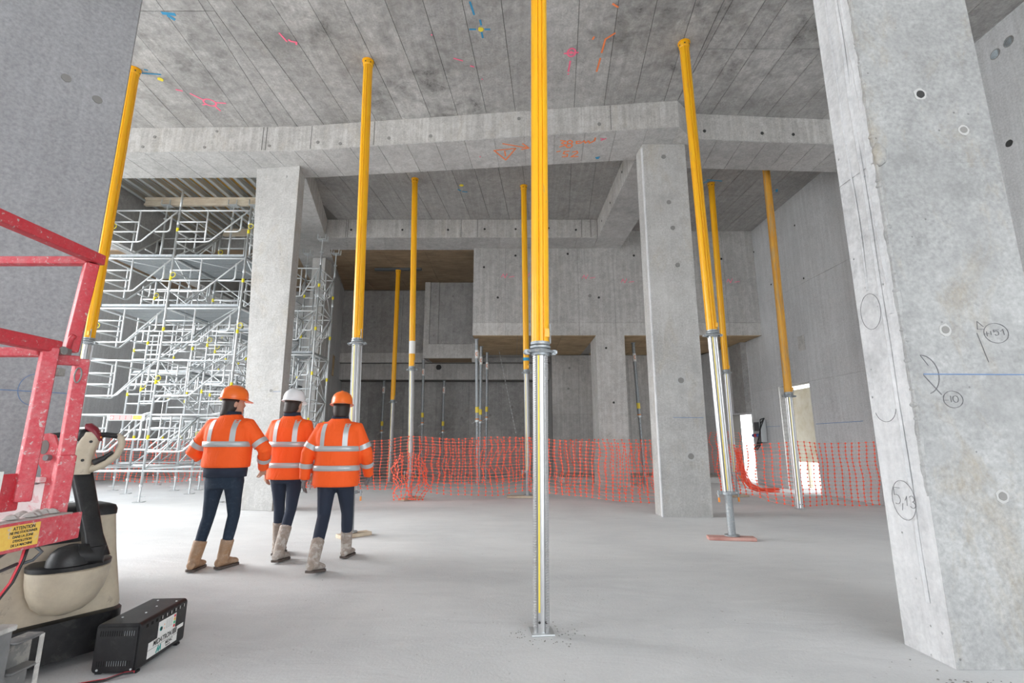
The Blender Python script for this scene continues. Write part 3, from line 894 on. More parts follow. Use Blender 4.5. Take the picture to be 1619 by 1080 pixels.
# pencil marks and chalk line on its front
b = MB()
stroke(b, [(0.085, 1.607), (0.82, 1.603)], 0.006, fmx)
b.build('chalk_line', M['chalk_blue'], cR)
b = MB()
w = 0.0026
stroke(b, arc(0.57, 1.86, 0.075, 0.062), w, fmx)
stroke(b, [(0.5, 1.885), (0.46, 1.885), (0.465, 1.935), (0.5, 1.9)], w, fmx)
stroke(b, [(0.5, 1.855), (0.525, 1.858)], w, fmx); stroke(b, [(0.512, 1.87), (0.513, 1.842)], w, fmx)
stroke(b, [(0.538, 1.872), (0.538, 1.85)], w, fmx)
stroke(b, [(0.588, 1.88), (0.557, 1.88), (0.557, 1.866)] + arc(0.572, 1.86, 0.014, 0.014, 140, -140, 10), w, fmx)
stroke(b, [(0.6, 1.872), (0.615, 1.885), (0.618, 1.85)], w, fmx)
stroke(b, arc(0.235, 1.455, 0.058, 0.05), w, fmx)
stroke(b, [(0.185, 1.45), (0.205, 1.45)], w, fmx)
stroke(b, [(0.222, 1.475), (0.222, 1.44)], w, fmx); stroke(b, arc(0.25, 1.457, 0.016, 0.02), w, fmx)
stroke(b, arc(0.083, 1.605, 0.092, 0.118, 90, -75), 0.004, fmx)
stroke(b, [(0.083, 1.6), (0.17, 1.485)], 0.004, fmx)
stroke(b, [(0.083, 1.72), (0.12, 1.66)], w, fmx)
stroke(b, [(0.452, 1.86), (0.49, 1.68)], w, fmx)
b.build('pencil_mark', M['pencil'], cR)
# circles on its left face, mortar-smeared and painted as lit
lmx_ = frame_mx(Vector((2.378, 3.28, 0)), Vector((2.383 - 2.368, 2.945 - 3.28, 0)), (0, 0, 1))
lmx_.translation = Vector((2.366, 3.28, 0))
b = MB()
stroke(b, arc(0.18, 0.86, 0.085, 0.115), w, lmx_)
stroke(b, [(0.16, 0.93), (0.115, 0.93), (0.115, 0.885)] + arc(0.13, 0.86, 0.025, 0.028, 110, -120, 10), w, lmx_)
stroke(b, [(0.17, 0.84), (0.16, 0.80)], w, lmx_)
stroke(b, [(0.19, 0.86), (0.205, 0.885), (0.2, 0.83)], w, lmx_)
stroke(b, arc(0.24, 0.873, 0.018, 0.017, 150, -90, 8) + arc(0.24, 0.838, 0.02, 0.018, 90, -150, 8), w, lmx_)
stroke(b, arc(0.14, 1.42, 0.085, 0.09, 200, 350), w, lmx_)
stroke(b, arc(0.14, 2.05, 0.085, 0.12), w, lmx_)
b.build('pencil_mark', M['pencil'], cR)
# big left pier, seen at the edge of the frame
cP = column('large smooth grey pier filling the left edge of the foreground', [(-4.62, 2.55), (-3.57, 4.0), (-4.35, 4.72), (-5.5, 3.4)], M['pier_dark'], (), 7.15)
ppm = on_face((-4.62, 2.55), (-3.57, 4.0))
tie_holes(cP, ppm, [(1.38, 4.25), (1.6, 4.18)], 0.035, True)
b = MB()
stroke(b, [(0.3, 1.585), (1.78, 1.585)], 0.006, frame_mx(ppm @ Vector((0, -0.001, 0)), ppm.to_3x3() @ Vector((1, 0, 0)), (0, 0, 1)))
stroke(b, arc(1.55, 1.6, 0.09, 0.12, 60, 300), 0.004, frame_mx(ppm @ Vector((0, -0.001, 0)), ppm.to_3x3() @ Vector((1, 0, 0)), (0, 0, 1)))
b.build('chalk_line', M['chalk_blue'], cP)

# ---- spray marks on ceiling and soffit (looking up: local x right, local y away from the camera seen reversed)
cmx = frame_mx(Vector((0, 0, ZC - 0.0035)), (1, 0, 0), (0, 1, 0))
smxf = frame_mx(Vector((0, 0, ZB - 0.003)), (1, 0, 0), (0, 1, 0))
def spray(parent, m, mx, strokes=(), blobs=(), w=0.03):
    w *= 1.25
    b = MB()
    fl_ = mx @ Matrix.Diagonal((1, 1, -1, 1))
    for s_ in strokes: stroke(b, s_, w, fl_, 0.001)
    for (x, y, r) in blobs: blob(b, x, y, r, fl_, 14, 0.0014)
    return b.build('spray_mark', m, parent)
spray(ceil, M['blue_spray'], cmx, [[(-0.62, 6.18), (-0.54, 6.18)], [(-0.39, 6.18), (-0.33, 6.18)], [(-0.45, 6.1), (-0.46, 6.02)], [(-0.45, 6.24), (-0.44, 6.33)], [(-0.58, 5.72), (-0.54, 5.92)]], [], 0.022)
spray(ceil, M['yellow_spray'], cmx, [], [(-0.46, 6.18, 0.042)])
spray(ceil, M['pink'], cmx, [arc(0.93, 6.62, 0.06, 0.08), [(0.82, 6.64), (1.03, 6.62)], [(0.93, 6.8), (0.925, 7.02)]], [(0.92, 6.62, 0.03), (0.93, 7.08, 0.015)], 0.022)
spray(ceil, M['orange_spray'], cmx, [[(1.53, 6.25), (1.41, 6.36), (1.40, 6.62)], [(1.40, 6.74), (1.39, 7.02)], [(1.23, 6.32), (1.22, 6.36)], [(1.40, 5.75), (1.48, 5.80)]], [], 0.022)
spray(ceil, M['pink'], cmx, [arc(-5.42, 7.78, 0.1, 0.09), [(-5.32, 7.78), (-5.15, 7.8)], [(-5.5, 7.7), (-5.62, 7.55)], [(-5.38, 7.88), (-5.36, 8.0)], [(-5.5, 7.82), (-5.58, 7.84)], [(-5.72, 7.48), (-5.8, 7.45)]], [], 0.022)
spray(ceil, M['pink'], cmx, [[(-3.46, 6.25), (-3.42, 6.4)], [(-3.36, 6.4), (-3.28, 6.42), (-3.3, 6.46)]], [(-3.37, 6.38, 0.02)], 0.022)
spray(ceil, M['blue_spray'], cmx, [[(-4.95, 5.9), (-4.8, 5.92)], [(-4.9, 5.95), (-4.86, 6.0)]], [], 0.04)
spray(ceil, M['blue_spray'], cmx, [[(-6.12, 7.06), (-5.82, 7.09)], [(-6.0, 6.98), (-5.97, 7.0)]], [], 0.022)
spray(ceil, M['yellow_spray'], cmx, [], [(-5.9, 7.2, 0.045)])
spray(ceil, M['pink'], cmx, [[(-0.92, 6.74), (-0.79, 6.79)], [(-0.67, 6.9), (-0.62, 6.92)]], [(-1.2, 6.28, 0.013), (-0.5, 7.2, 0.012)], 0.018)
spray(ceil, M['yellow_spray'], cmx, [], [(-1.2, 10.7, 0.05)])
spray(ceil, M['blue_spray'], cmx, [[(-1.2, 11.0), (-1.1, 11.02)], [(-1.3, 10.9), (-1.25, 10.95)]], [], 0.03)
spray(ceil, M['blue_spray'], cmx, [[(4.55, 10.45), (4.9, 10.5)], [(4.5, 10.6), (4.58, 10.5)]], [], 0.03)
spray(ceil, M['blue_spray'], cmx, [[(6.4, 10.9), (6.45, 11.0)]], [], 0.04)
so_ = BM['mid']
spray(so_, M['orange_spray'], smxf, [[(-0.34, 8.44), (0.07, 8.37)], [(0.07, 8.37), (-0.125, 8.76), (-0.34, 8.44)], [(-0.14, 8.46), (-0.125, 8.62)],
      [(-0.17, 8.22), (0.3, 8.36)], [(0.2, 8.22), (0.32, 8.36), (0.18, 8.4)],
      [(0.48, 8.12), (0.5, 8.35)], [(0.5, 8.5), (0.5, 8.78)],
      [(0.9, 8.12), (0.99, 8.14), (0.92, 8.2), (1.0, 8.26), (0.9, 8.32)],
      arc(1.07, 8.17, 0.045, 0.05) , arc(1.07, 8.28, 0.055, 0.06),
      [(1.26, 8.14), (1.19, 8.15), (1.2, 8.22), (1.27, 8.2)], [(1.27, 8.2), (1.33, 8.13), (1.36, 8.2), (1.41, 8.13), (1.44, 8.2), (1.52, 8.13), (1.52, 8.04)],
      [(0.86, 8.48), (0.92, 8.46)],
      [(1.09, 8.46), (1.0, 8.47), (0.99, 8.55), (1.07, 8.56), (1.07, 8.64), (0.98, 8.65)],
      [(1.16, 8.49), (1.24, 8.46), (1.26, 8.52), (1.15, 8.65), (1.28, 8.64)]], [], 0.022)
spray(so_, M['pink'], smxf, [[(1.62, 8.06), (1.68, 8.08), (1.64, 8.12), (1.72, 8.06)]], [(-0.62, 8.65, 0.015)], 0.018)
spray(so_, M['blue_spray'], smxf, [[(1.64, 8.68), (1.7, 8.66)]], [(1.67, 8.7, 0.03)], 0.03)
b = MB()
uf = frame_mx(Vector((0, 13.315, 0)), (1, 0, 0), (0, 0, 1))
for (x, z) in ((-0.3, 5.75), (0.35, 5.78), (2.0, 5.72), (3.1, 5.6), (6.1, 5.6)):
    stroke(b, [(x, z), (x + 0.05, z + 0.09), (x + 0.1, z - 0.02), (x + 0.16, z + 0.1)], 0.015, uf)
    stroke(b, [(x + 0.22, z), (x + 0.36, z + 0.02)], 0.015, uf)
b.build('spray_mark', M['pink'], uw)
# ================================================================ yellow shoring props
def prop_profile(R, n=64):
    """extruded tube: eight flat lobes parted by narrow grooves"""
    pts = []
    lobes = [62, 28, 62, 28, 62, 28, 62, 28]             # wide and narrow ribs in turn, degrees
    gap = 5.5
    a = 0.0
    for w_ in lobes:
        m_ = 6 if w_ > 40 else 4
        for i in range(m_ + 1):
            t = a + gap / 2 + (w_ - gap) * i / m_
            e = R * (1.0 if w_ > 40 else 0.975)
            pts.append((t, e if 0 < i < m_ else e * 0.985))
        pts.append((a + w_ - gap * 0.22, R * 0.84))
        pts.append((a + w_ + gap * 0.22, R * 0.84))
        a += w_
    return [(r * math.cos(math.radians(t) + 0.2), r * math.sin(math.radians(t) + 0.2)) for t, r in pts]

def shoring_prop(base, top, zcollar, label, R=0.068, teeth=False, foot=None, plank=0.0, old=False, stickers=(), rz=0.0, head='plate', tape=True):
    """base, top: points on the floor (or plank) and at the ceiling"""
    b0, t0 = Vector(base), Vector(top)
    L = (t0 - b0).length
    zc = zcollar - b0.z
    root = thing('shoring_prop', label, 'shoring prop', b0, 0, 'yellow shoring props under the slab')
    q = Vector((0, 0, 1)).rotation_difference((t0 - b0).normalized())
    root.rotation_mode = 'QUATERNION'
    root.rotation_quaternion = q @ Matrix.Rotation(rz, 4, 'Z').to_quaternion()
    ym = M['yellow_old'] if old else M['yellow']
    prof = prop_profile(R)
    smooth_angle(MB().loft([[(x, y, zc + 0.045) for x, y in prof], [(x, y, L - 0.015) for x, y in prof]]).build('outer_tube', ym, root), 20)
    # head: small cap plate with holes
    h = MB()
    h.lathe([(R * 1.02, L - 0.10), (R * 1.12, L - 0.085), (R * 1.12, L - 0.012), (R * 1.3, L - 0.012), (R * 1.3, L - 0.001)], 20)
    h.build('head_plate', ym, root)
    for k in range(6):
        a = 2 * PI * k / 6 + 0.3
        mx = frame_mx((math.cos(a) * R * 1.12, math.sin(a) * R * 1.12, L - 0.06), (-math.sin(a), math.cos(a), 0), (0, 0, 1))
        m_ = MB(); blob(m_, 0, 0, 0.011, mx, 10, 0.002, 0.0)
        m_.build('bolt_hole', M['hole'], root)
    # inner tube with toothed ridges
    r2 = R * 0.80
    z0 = 0.012 if foot is None else foot - 0.02
    ip = []
    n = 80
    for j in range(n):
        a = 2 * PI * j / n
        d = abs(((a + 0.2) / (PI / 2)) % 1.0 - 0.5)
        r = r2 * (1.08 if d < 0.13 else (0.8 if d < 0.2 else 0.95))
        ip.append((r * math.cos(a), r * math.sin(a)))
    smooth_angle(MB().loft([[(x, y, z0) for x, y in ip], [(x, y, zc + 0.03) for x, y in ip]]).build('inner_tube', M['alu'], root), 20)
    if teeth:
        tb = MB()
        z = z0 + 0.03
        while z < zc - 0.04:
            for k in range(4):
                a = (k + 0.5) * PI / 2 - 0.2
                mx = Matrix.Rotation(a, 4, 'Z')
                tb.box(r2 * 1.08, r2 * 1.2, -r2 * 0.22, r2 * 0.22, z, z + 0.008, mx)
            z += 0.016
        t_ = tb.build('thread_teeth', M['alu'], root)
        t_['kind'] = 'stuff'
    if tape:
        a = -PI / 2 - 0.42
        mx = Matrix.Rotation(a, 4, 'Z')
        MB().box(r2 * 0.96, r2 * 1.0, -0.0055, 0.0055, z0 + (0.12 if foot is None else 0.05), zc - 0.05, mx).build('scale_tape', M['scale_yellow'], root)
    # collar: two rings and a winged nut
    c = MB()
    c.lathe([(R * 0.9, zc - 0.005), (R * 1.12, zc), (R * 1.12, zc + 0.016), (R * 0.9, zc + 0.02)], 24)
    c.lathe([(R * 0.9, zc + 0.022), (R * 1.06, zc + 0.026), (R * 1.06, zc + 0.046), (R * 0.9, zc + 0.05)], 24)
    smooth_angle(c.build('collar', M['steel'], root), 30)
    nb = MB()
    nb.lathe([(R * 0.86, zc - 0.055), (R * 1.0, zc - 0.05), (R * 1.0, zc - 0.008), (R * 0.86, zc - 0.004)], 24)
    ring = [(math.cos(2 * PI * j / 20) * R * 1.38, math.sin(2 * PI * j / 20) * R * 1.12, zc - 0.024) for j in range(21)]
    nb.tube(ring, 0.011, 6, False)
    for s_ in (-1, 1):
        nb.cbox((s_ * R * 1.45, 0, zc - 0.026), (R * 0.45, 0.04, 0.034))
        nb.cbox((s_ * R * 1.68, 0, zc - 0.026), (0.016, 0.055, 0.022))
    smooth_angle(nb.build('collar_nut', M['steel'], root), 30)
    lk = MB().cbox((R * 0.55, -R * 0.92, zc + 0.105), (0.034, 0.02, 0.06)).build('lock_bracket', ym, root)
    MB().tube([(R * 0.95, -R * 0.8, zc + 0.03), (R * 0.95, -R * 0.8, zc + 0.17)], 0.006, 6).build('lock_pin', M['steel'], lk)
    # base
    bp = MB()
    if foot is None:
        bp.box(-0.075, 0.075, -0.075, 0.075, 0, 0.012)
        bp.build('base_plate', M['galv'], root, bevel=0.003, seg=1)
        for k in (-1, 1):
            mx = frame_mx((k * 0.022, -r2 * 0.99, 0.075), (1, 0, 0), (0, 0, 1))
            m_ = MB(); blob(m_, 0, 0, 0.008, mx, 10, 0.002, 0.0)
            m_.build('pin_hole', M['hole'], root)
    else:
        f = MB().tube([(0, 0, 0.01), (0, 0, foot - 0.005)], 0.046, 20).build('foot_tube', M['steel'], root)
        smooth_angle(f)
        bp.lathe([(0.02, 0), (0.095, 0), (0.095, 0.012), (0.02, 0.012)], 8)
        bp.build('base_plate', M['steel'], root)
        cp = MB()
        cp.lathe([(0.04, foot - 0.03), (R * 1.15, foot - 0.025), (R * 1.15, foot + 0.012), (0.04, foot + 0.016)], 20)
        cp.bar((-R * 1.9, 0, foot - 0.008), (R * 1.9, 0, foot - 0.008), 0.03, 0.02)
        cl_ = smooth_angle(cp.build('foot_clamp', M['steel'], root), 30)
        for s_ in (-1, 1):
            MB().tube([(s_ * R * 1.75, -0.01, foot + 0.03), (s_ * R * 1.75, -0.012, foot - 0.11)], 0.011, 8).build('clamp_pin', M['steel'], cl_)
            MB().tube([(s_ * R * 1.75, -0.012, foot - 0.06), (s_ * R * 1.75, -0.012, foot - 0.115)], 0.013, 8).build('pin_grip', M['orange_btn'], cl_)
    for (z, hgt, m_, w) in stickers:
        smooth_angle(MB().lathe([(R * 1.0, z), (R * 1.015, z), (R * 1.015, z + hgt), (R * 1.0, z + hgt)], 24).build('tape_band', m_, root))
    return root

def plank(c, sz, rz, m, label, z=0.0):
    o = MB().cbox((0, 0, sz[2] / 2 - 0.002), (sz[0], sz[1], sz[2] - 0.004)).build('timber_plank', m, bevel=0.006, seg=1)
    o.location = (c[0], c[1], z)
    o.rotation_euler = (0, 0, rz)
    return tag(o, label, 'plank')

shoring_prop((0.19, 3.468, 0), (0.24, 3.47, ZC), 1.86, 'nearest yellow shoring prop in the middle, its ribbed foot bare on the floor', teeth=True, R=0.066, rz=0.12)
shoring_prop((-2.086, 6.67, 0.05), (-2.30, 6.807, ZC), 2.56, 'yellow shoring prop behind the middle worker in the orange jacket', teeth=True, R=0.071, foot=0.5)
plank((-2.03, 6.66), (0.42, 0.16, 0.05), 0.75, M['timber'], 'short timber plank under the prop behind the workers')
shoring_prop((2.745, 6.468, 0.045), (2.62, 6.437, ZC), 2.62, 'thick yellow shoring prop beside the right middle column, its foot on a red plank', teeth=True, R=0.071, foot=0.52)
plank((2.72, 6.44), (0.56, 0.15, 0.045), -0.16, M['timber_red'], 'short red-stained plank under the prop right of the middle column')
shoring_prop((5.19, 9.25, 0), (5.47, 9.62, ZC), 2.06, 'faded yellow shoring prop in front of the opening in the right wall', teeth=False, R=0.072, old=True)
shoring_prop((4.87, 11.1, 0.056), (4.70, 10.62, ZC), 2.72, 'yellow shoring prop standing behind the thick one, mostly hidden by it', R=0.068, foot=0.45)
plank((4.9, 11.08), (0.5, 0.14, 0.05), 0.3, M['timber'], 'short plank behind the orange netting right of the middle column')
shoring_prop((-2.12, 10.60, 0.05), (-2.253, 10.415, ZC), 2.73, 'yellow shoring prop where the orange netting is gathered at its foot', R=0.066, foot=0.5, stickers=[(3.0, 0.28, M['white'], 0.1)])
plank((-2.1, 10.58), (0.5, 0.18, 0.05), 0.9, M['timber'], 'timber plank under the prop with the gathered netting')
shoring_prop((0.345, 10.95, 0.05), (0.279, 10.733, ZC), 2.71, 'yellow shoring prop with a blue band just left of the nearest prop', R=0.068, foot=0.5, stickers=[(2.9, 0.07, M['blue_spray'], 0.1)])
plank((0.2, 10.93), (0.62, 0.2, 0.05), 0.05, M['timber'], 'flat timber plank under the blue-banded prop')
shoring_prop((-6.15, 6.98, 0), (-6.165, 6.984, ZC), 2.62, 'yellow shoring prop at the left beside the big grey pier', teeth=True, R=0.072)
p8 = shoring_prop((-3.62, 15.0, 0), (-3.655, 15.0, ZB - 0.07), 2.36, 'thin yellow shoring prop with a crosshead under the brown plywood ceiling', R=0.07)
MB().box(-0.75, 0.75, -0.06, 0.06, ZB - 0.07, ZB - 0.006).build('crosshead', M['steel_dark'], p8)

# ================================================================ grey steel props
def steel_prop(base, h, zn, label, sticker=None, R=0.035, lean=(0, 0)):
    root = thing('steel_prop', label, 'steel prop', base, 0, 'grey adjustable steel props in the rear recess')
    d = Vector((lean[0], lean[1], h)).normalized()
    root.rotation_mode = 'QUATERNION'
    root.rotation_quaternion = Vector((0, 0, 1)).rotation_difference(d)
    smooth_angle(MB().tube([(0, 0, zn), (0, 0, h - 0.012)], R, 14).build('outer_tube', M['steel'], root))
    it = smooth_angle(MB().tube([(0, 0, 0.01), (0, 0, zn + 0.02)], R * 0.8, 14).build('inner_tube', M['steel'], root))
    hb_ = MB()
    z = 0.35
    while z < zn - 0.1:
        hb_.box(-0.007, 0.007, -R * 0.82, -R * 0.7, z, z + 0.016)
        z += 0.11
    h_ = hb_.build('pin_holes', M['hole'], it)
    h_['kind'] = 'stuff'
    MB().box(-0.06, 0.06, -0.06, 0.06, 0, 0.01).build('base_plate', M['steel'], root)
    MB().box(-0.06, 0.06, -0.06, 0.06, h - 0.012, h - 0.002).build('head_plate', M['steel'], root)
    nb = MB()
    nb.lathe([(R * 0.8, zn - 0.06), (R * 1.3, zn - 0.055), (R * 1.3, zn), (R * 0.8, zn + 0.005)], 14)
    nb.tube([(-R * 3, 0, zn - 0.1), (-R * 1.1, 0, zn - 0.03), (R * 2.6, 0, zn - 0.03)], 0.008, 6)
    smooth_angle(nb.build('adjusting_nut', M['galv'], root))
    smooth_angle(MB().tube([(0, 0, zn + 0.01), (0, 0, zn + 0.04)], R * 1.12, 14).build('brass_ring', M['orange_btn'], root))
    ls = MB().lathe([(R, zn + 0.2), (R * 1.06, zn + 0.2), (R * 1.06, zn + 0.36), (R, zn + 0.36)], 14).build('label_band', M['scale_yellow'], root)
    zz = h * 0.86
    lw_ = MB().lathe([(R, zz), (R * 1.06, zz), (R * 1.06, zz + 0.24), (R, zz + 0.24)], 14).build('label_band', M['white'], root)
    mx = frame_mx((0, -R * 1.07, zz + 0.12), (1, 0, 0), (0, 0, 1))
    sb = MB(); stroke(sb, arc(0, 0, 0.022, 0.045, 50, 320, 12), 0.014, mx)
    sb.build('label_mark', M['sticker_orange'], lw_)
    return root
steel_prop((-0.93, 13.75, 0), 4.045, 1.75, 'thickest grey steel prop under the left end of the plywood soffit', R=0.048, lean=(-0.08, 0))
steel_prop((-0.95, 14.9, 0), 4.045, 1.75, 'grey steel prop just behind the thick one, second of three in line', R=0.045)
steel_prop((-0.82, 16.0, 0), 4.045, 1.9, 'thin grey steel prop, rearmost of three in line under the soffit', R=0.042)
steel_prop((-3.0, 16.75, 0), 3.915, 1.75, 'grey steel prop under the left edge of the hanging concrete box', R=0.046, lean=(-0.06, 0))
steel_prop((-2.48, 17.85, 0), 3.33, 1.5, 'dark steel prop against the rear wall, right of the hanging box prop', R=0.045)
steel_prop((-4.66, 17.8, 0), 3.33, 1.5, 'dark steel prop at the far left of the rear recess', R=0.045)
steel_prop((3.74, 14.3, 0), 4.045, 1.9, 'leaning grey steel prop with yellow label right of the pilaster', R=0.048, lean=(-0.14, 0))
ch = MB()
P0, P1 = Vector((-0.42, 15.6, 4.04)), Vector((0.12, 15.2, 1.4))
n = 46
for i in range(n):
    a, b_ = P0.lerp(P1, i / n), P0.lerp(P1, (i + 0.8) / n)
    ch.bar(a, b_, 0.022 if i % 2 else 0.008, 0.008 if i % 2 else 0.022)
tag(ch.build('hanging_chain', M['galv']), 'thin chain hanging slack from the plywood soffit to the rear floor', 'chain')

# ================================================================ scaffold towers
LV = 1.13
def tube_mesh(paths, r, n=7):
    b = MB()
    for p in paths:
        b.tube(p, r, n)
    return b
def frame_paths(w):
    h = LV
    top = h - 0.03
    return [[(0, 0, top), (w, 0, top)],
            [(0, 0, 0.36), (0.42 * w, 0, 0.36), (0.47 * w, 0, 0.38), (w - 0.03, 0, top)],
            [(0.4 * w, 0, 0.36), (0.4 * w, 0, top)],
            [(0, 0, 0.6), (0.4 * w, 0, 0.6)], [(0, 0, 0.83), (0.4 * w, 0, 0.83)],
            [(0.66 * w, 0, 0.60), (0.84 * w, 0, 0.60), (0.875 * w, 0, 0.63), (0.885 * w, 0, 0.68), (0.885 * w, 0, 0.99)]]
FR_MESH = {}
def frame_mesh(w):
    k = round(w, 3)
    if k not in FR_MESH:
        m_ = tube_mesh(frame_paths(w), 0.0175).mesh('frame', M['galv_bright'])
        m_.polygons.foreach_set('use_smooth', [True] * len(m_.polygons))
        FR_MESH[k] = m_
    return FR_MESH[k]
POST = {}
def put(name, me, parent, loc=(0, 0, 0), rz=0.0):
    o = bpy.data.objects.new(name, me)
    COL.objects.link(o)
    o.parent = parent
    o.location = loc
    o.rotation_euler = (0, 0, rz)
    return o
def post_mesh(z0, z1):
    k = (round(z0, 3), round(z1, 3))
    if k not in POST:
        b = MB()
        b.tube([(0, 0, z0), (0, 0, z1)], 0.0245, 9)
        z = z0 + LV
        while z < z1 - 0.2:
            b.lathe([(0.024, z - 0.05), (0.031, z - 0.045), (0.031, z + 0.045), (0.024, z + 0.05)], 9)
            z += LV
        m_ = b.mesh('standard', M['galv'])
        m_.polygons.foreach_set('use_smooth', [True] * len(m_.polygons))
        POST[k] = m_
    return POST[k]
bb = MB().lathe([(0.024, 0), (0.0275, 0), (0.0275, 0.085), (0.024, 0.085)], 9)
BAND = bb.mesh('tape_band', M['sticker_yellow'])
jb = MB()
jb.tube([(0, 0, 0.008), (0, 0, 0.42)], 0.019, 8)
jb.box(-0.09, 0.09, -0.09, 0.09, 0, 0.008)
jb.tube([(-0.1, 0.0, 0.1), (0.1, 0.0, 0.1)], 0.008, 5)
jb.lathe([(0.018, 0.29), (0.034, 0.295), (0.034, 0.335), (0.018, 0.34)], 8)
JACK = jb.mesh('base_jack', M['galv'])
fb = MB()
fb.box(-0.11, 0.11, -0.09, 0.09, -0.01, 0.004)
for sx in (-1, 1):
    for sy in (-1, 1):
        fb.tube([(sx * 0.1, sy * 0.075, 0), (sx * 0.1, sy * 0.075, 0.13)], 0.012, 6)
fb.tube([(0, 0, -0.5), (0, 0, 0)], 0.018, 8)
fb.lathe([(0.018, -0.36), (0.05, -0.355), (0.05, -0.335), (0.018, -0.33)], 10)
FORK = fb.mesh('fork_head', M['galv'])
RING = MB().tube([(0.055 * math.cos(2 * PI * j / 14), 0, 0.055 * math.sin(2 * PI * j / 14)) for j in range(15)], 0.008, 5, False).mesh('yellow_ring', M['sticker_yellow'])

def tower(name, label, x0, y0, xs, ys, z0, levels, deck=(), heads=None, brace=True, rings=False, flip=False, sign=False):
    """xs, ys: bay widths; frames stand on every face of every bay"""
    root = thing(name, label, 'scaffold', (x0, y0, 0), 0, 'galvanised shoring scaffold towers')
    X = [0]
    for w_ in xs: X.append(X[-1] + w_)
    Y = [0]
    for w_ in ys: Y.append(Y[-1] + w_)
    ztop = z0 + levels * LV
    for i, x in enumerate(X):
        for j, y in enumerate(Y):
            p = put('standard', post_mesh(0.3, ztop + 0.06), root, (x, y, 0))
            put('base_jack', JACK, root, (x, y, 0), 0.3)
            for k in range(levels):
                put('tape_band', BAND, p, (0, 0, z0 + k * LV + 0.55 + 0.05 * ((i + j) % 2)))
                if rings and (i + j + k) % 2 == 0:
                    put('yellow_ring', RING, p, (0.05, -0.02, z0 + k * LV + 0.72))
            if heads:
                ext = heads.get((i, j))
                if ext:
                    put('fork_head', FORK, root, (x, y, ztop + ext))
                    put('jack_tube', post_mesh(ztop - 0.1, ztop + ext - 0.3), root, (x, y, 0))
    for k in range(levels):
        z = z0 + k * LV
        for j, y in enumerate(Y):
            for i, w_ in enumerate(xs):
                put('frame', frame_mesh(w_), root, (X[i], y, z))
        for i, x in enumerate(X):
            for j, w_ in enumerate(ys):
                put('frame', frame_mesh(w_), root, (x, Y[j], z), PI / 2)
        if brace:
            for i, w_ in enumerate(xs):
                for j, d_ in enumerate(ys):
                    a, b_ = ((X[i], Y[j], z + 0.02), (X[i] + w_, Y[j] + d_, z + 0.02))
                    if k % 2: a, b_ = ((X[i] + w_, Y[j], z + 0.02), (X[i], Y[j] + d_, z + 0.02))
                    MB().tube([a, b_], 0.015, 6).build('plan_brace', M['galv'], root, True)
                    for (p, q) in (((X[i], Y[j] + d_, z), (X[i] + w_, Y[j] + d_, z + LV)), ((X[i] + w_, Y[j], z), (X[i] + w_, Y[j] + d_, z + LV))):
                        if k % 2: p, q = (p[0], p[1], z + LV), (q[0], q[1], z)
                        MB().tube([p, q], 0.015, 6).build('diagonal_brace', M['galv'], root, True)
    # bottom ledgers
    for y in Y: MB().tube([(0, y, z0 - 0.02), (X[-1], y, z0 - 0.02)], 0.022, 7).build('ledger', M['galv_bright'], root, True)
    for x in X: MB().tube([(x, 0, z0 + 0.03), (x, Y[-1], z0 + 0.03)], 0.022, 7).build('ledger', M['galv_bright'], root, True)
    for k in deck:
        z = z0 + k * LV + 0.02
        for i, w_ in enumerate(xs):
            n_ = max(1, int(Y[-1] / 0.4))
            dw_ = Y[-1] / n_
            for r_ in range(n_):
                MB().box(X[i] + 0.05, X[i] + w_ - 0.05, r_ * dw_ + 0.01, (r_ + 1) * dw_ - 0.01, z, z + 0.05).build('deck_board', M['steel'], root)
    return root
ZS = 0.62
tA = tower('scaffold_tower', 'large front scaffold tower of bent galvanised frames at the left, two bays wide', -8.88, 10.18, [1.46, 1.58], [1.55], ZS, 5, deck=(3, 4), rings=True)
# the mid front standard carries on up to the form beams
put('standard', post_mesh(6.2, 6.72), tA, (1.46, 0, 0))
put('standard', post_mesh(6.2, 6.72), tA, (3.04, 1.55, 0))
sg = MB().box(0.62, 1.36, -0.035, -0.028, 1.60, 1.72).build('warning_sign', [M['white'], M['sign_red']], tA, recalc=True)
sgr = MB().box(0.65, 1.1, -0.038, -0.0351, 1.615, 1.705).build('sign_field', M['sign_red'], sg)
MB().box(1.12, 1.3, -0.038, -0.0351, 1.62, 1.70).build('sign_field', M['label_yellow'], sg)
mxs = frame_mx(tA.location + Vector((0, -0.0385, 0)), (1, 0, 0), (0, 0, 1))
s_ = MB(); L_ = frame_mx((0, -0.0382, 0), (1, 0, 0), (0, 0, 1))
blob(s_, 0.69, 1.66, 0.028, L_, 14, 0.001, 0)
for zz in (1.685, 1.66, 1.635):
    stroke(s_, [(0.74, zz), (0.84, zz)], 0.010, L_, 0.001); stroke(s_, [(0.87, zz), (0.96, zz)], 0.010, L_, 0.001); stroke(s_, [(0.99, zz), (1.08, zz)], 0.010, L_, 0.001)
s_.build('sign_print', M['white'], sg)
tB = tower('scaffold_tower', 'scaffold tower standing behind the left bay of the large front one', -9.75, 12.45, [1.5], [1.5], ZS, 4, deck=(2,), brace=True)
tC = tower('scaffold_tower', 'scaffold tower standing behind the right bay of the large front one', -7.75, 12.6, [1.55], [1.5], ZS, 4, deck=(3,), brace=True, rings=True)
tD = tower('scaffold_tower', 'rearmost scaffold tower near the back wall of the left bay', -9.9, 14.9, [1.5, 1.5], [1.5], ZS, 4, deck=(2,), brace=False)
tE = tower('scaffold_tower', 'narrow scaffold tower with fork heads seen right of the left column', -5.72, 12.0, [0.79], [1.0], 1.05, 4, deck=(2,), heads={(1, 0): 0.75, (1, 1): 0.75, (0, 0): 0.75, (0, 1): 0.75}, brace=True, rings=False)
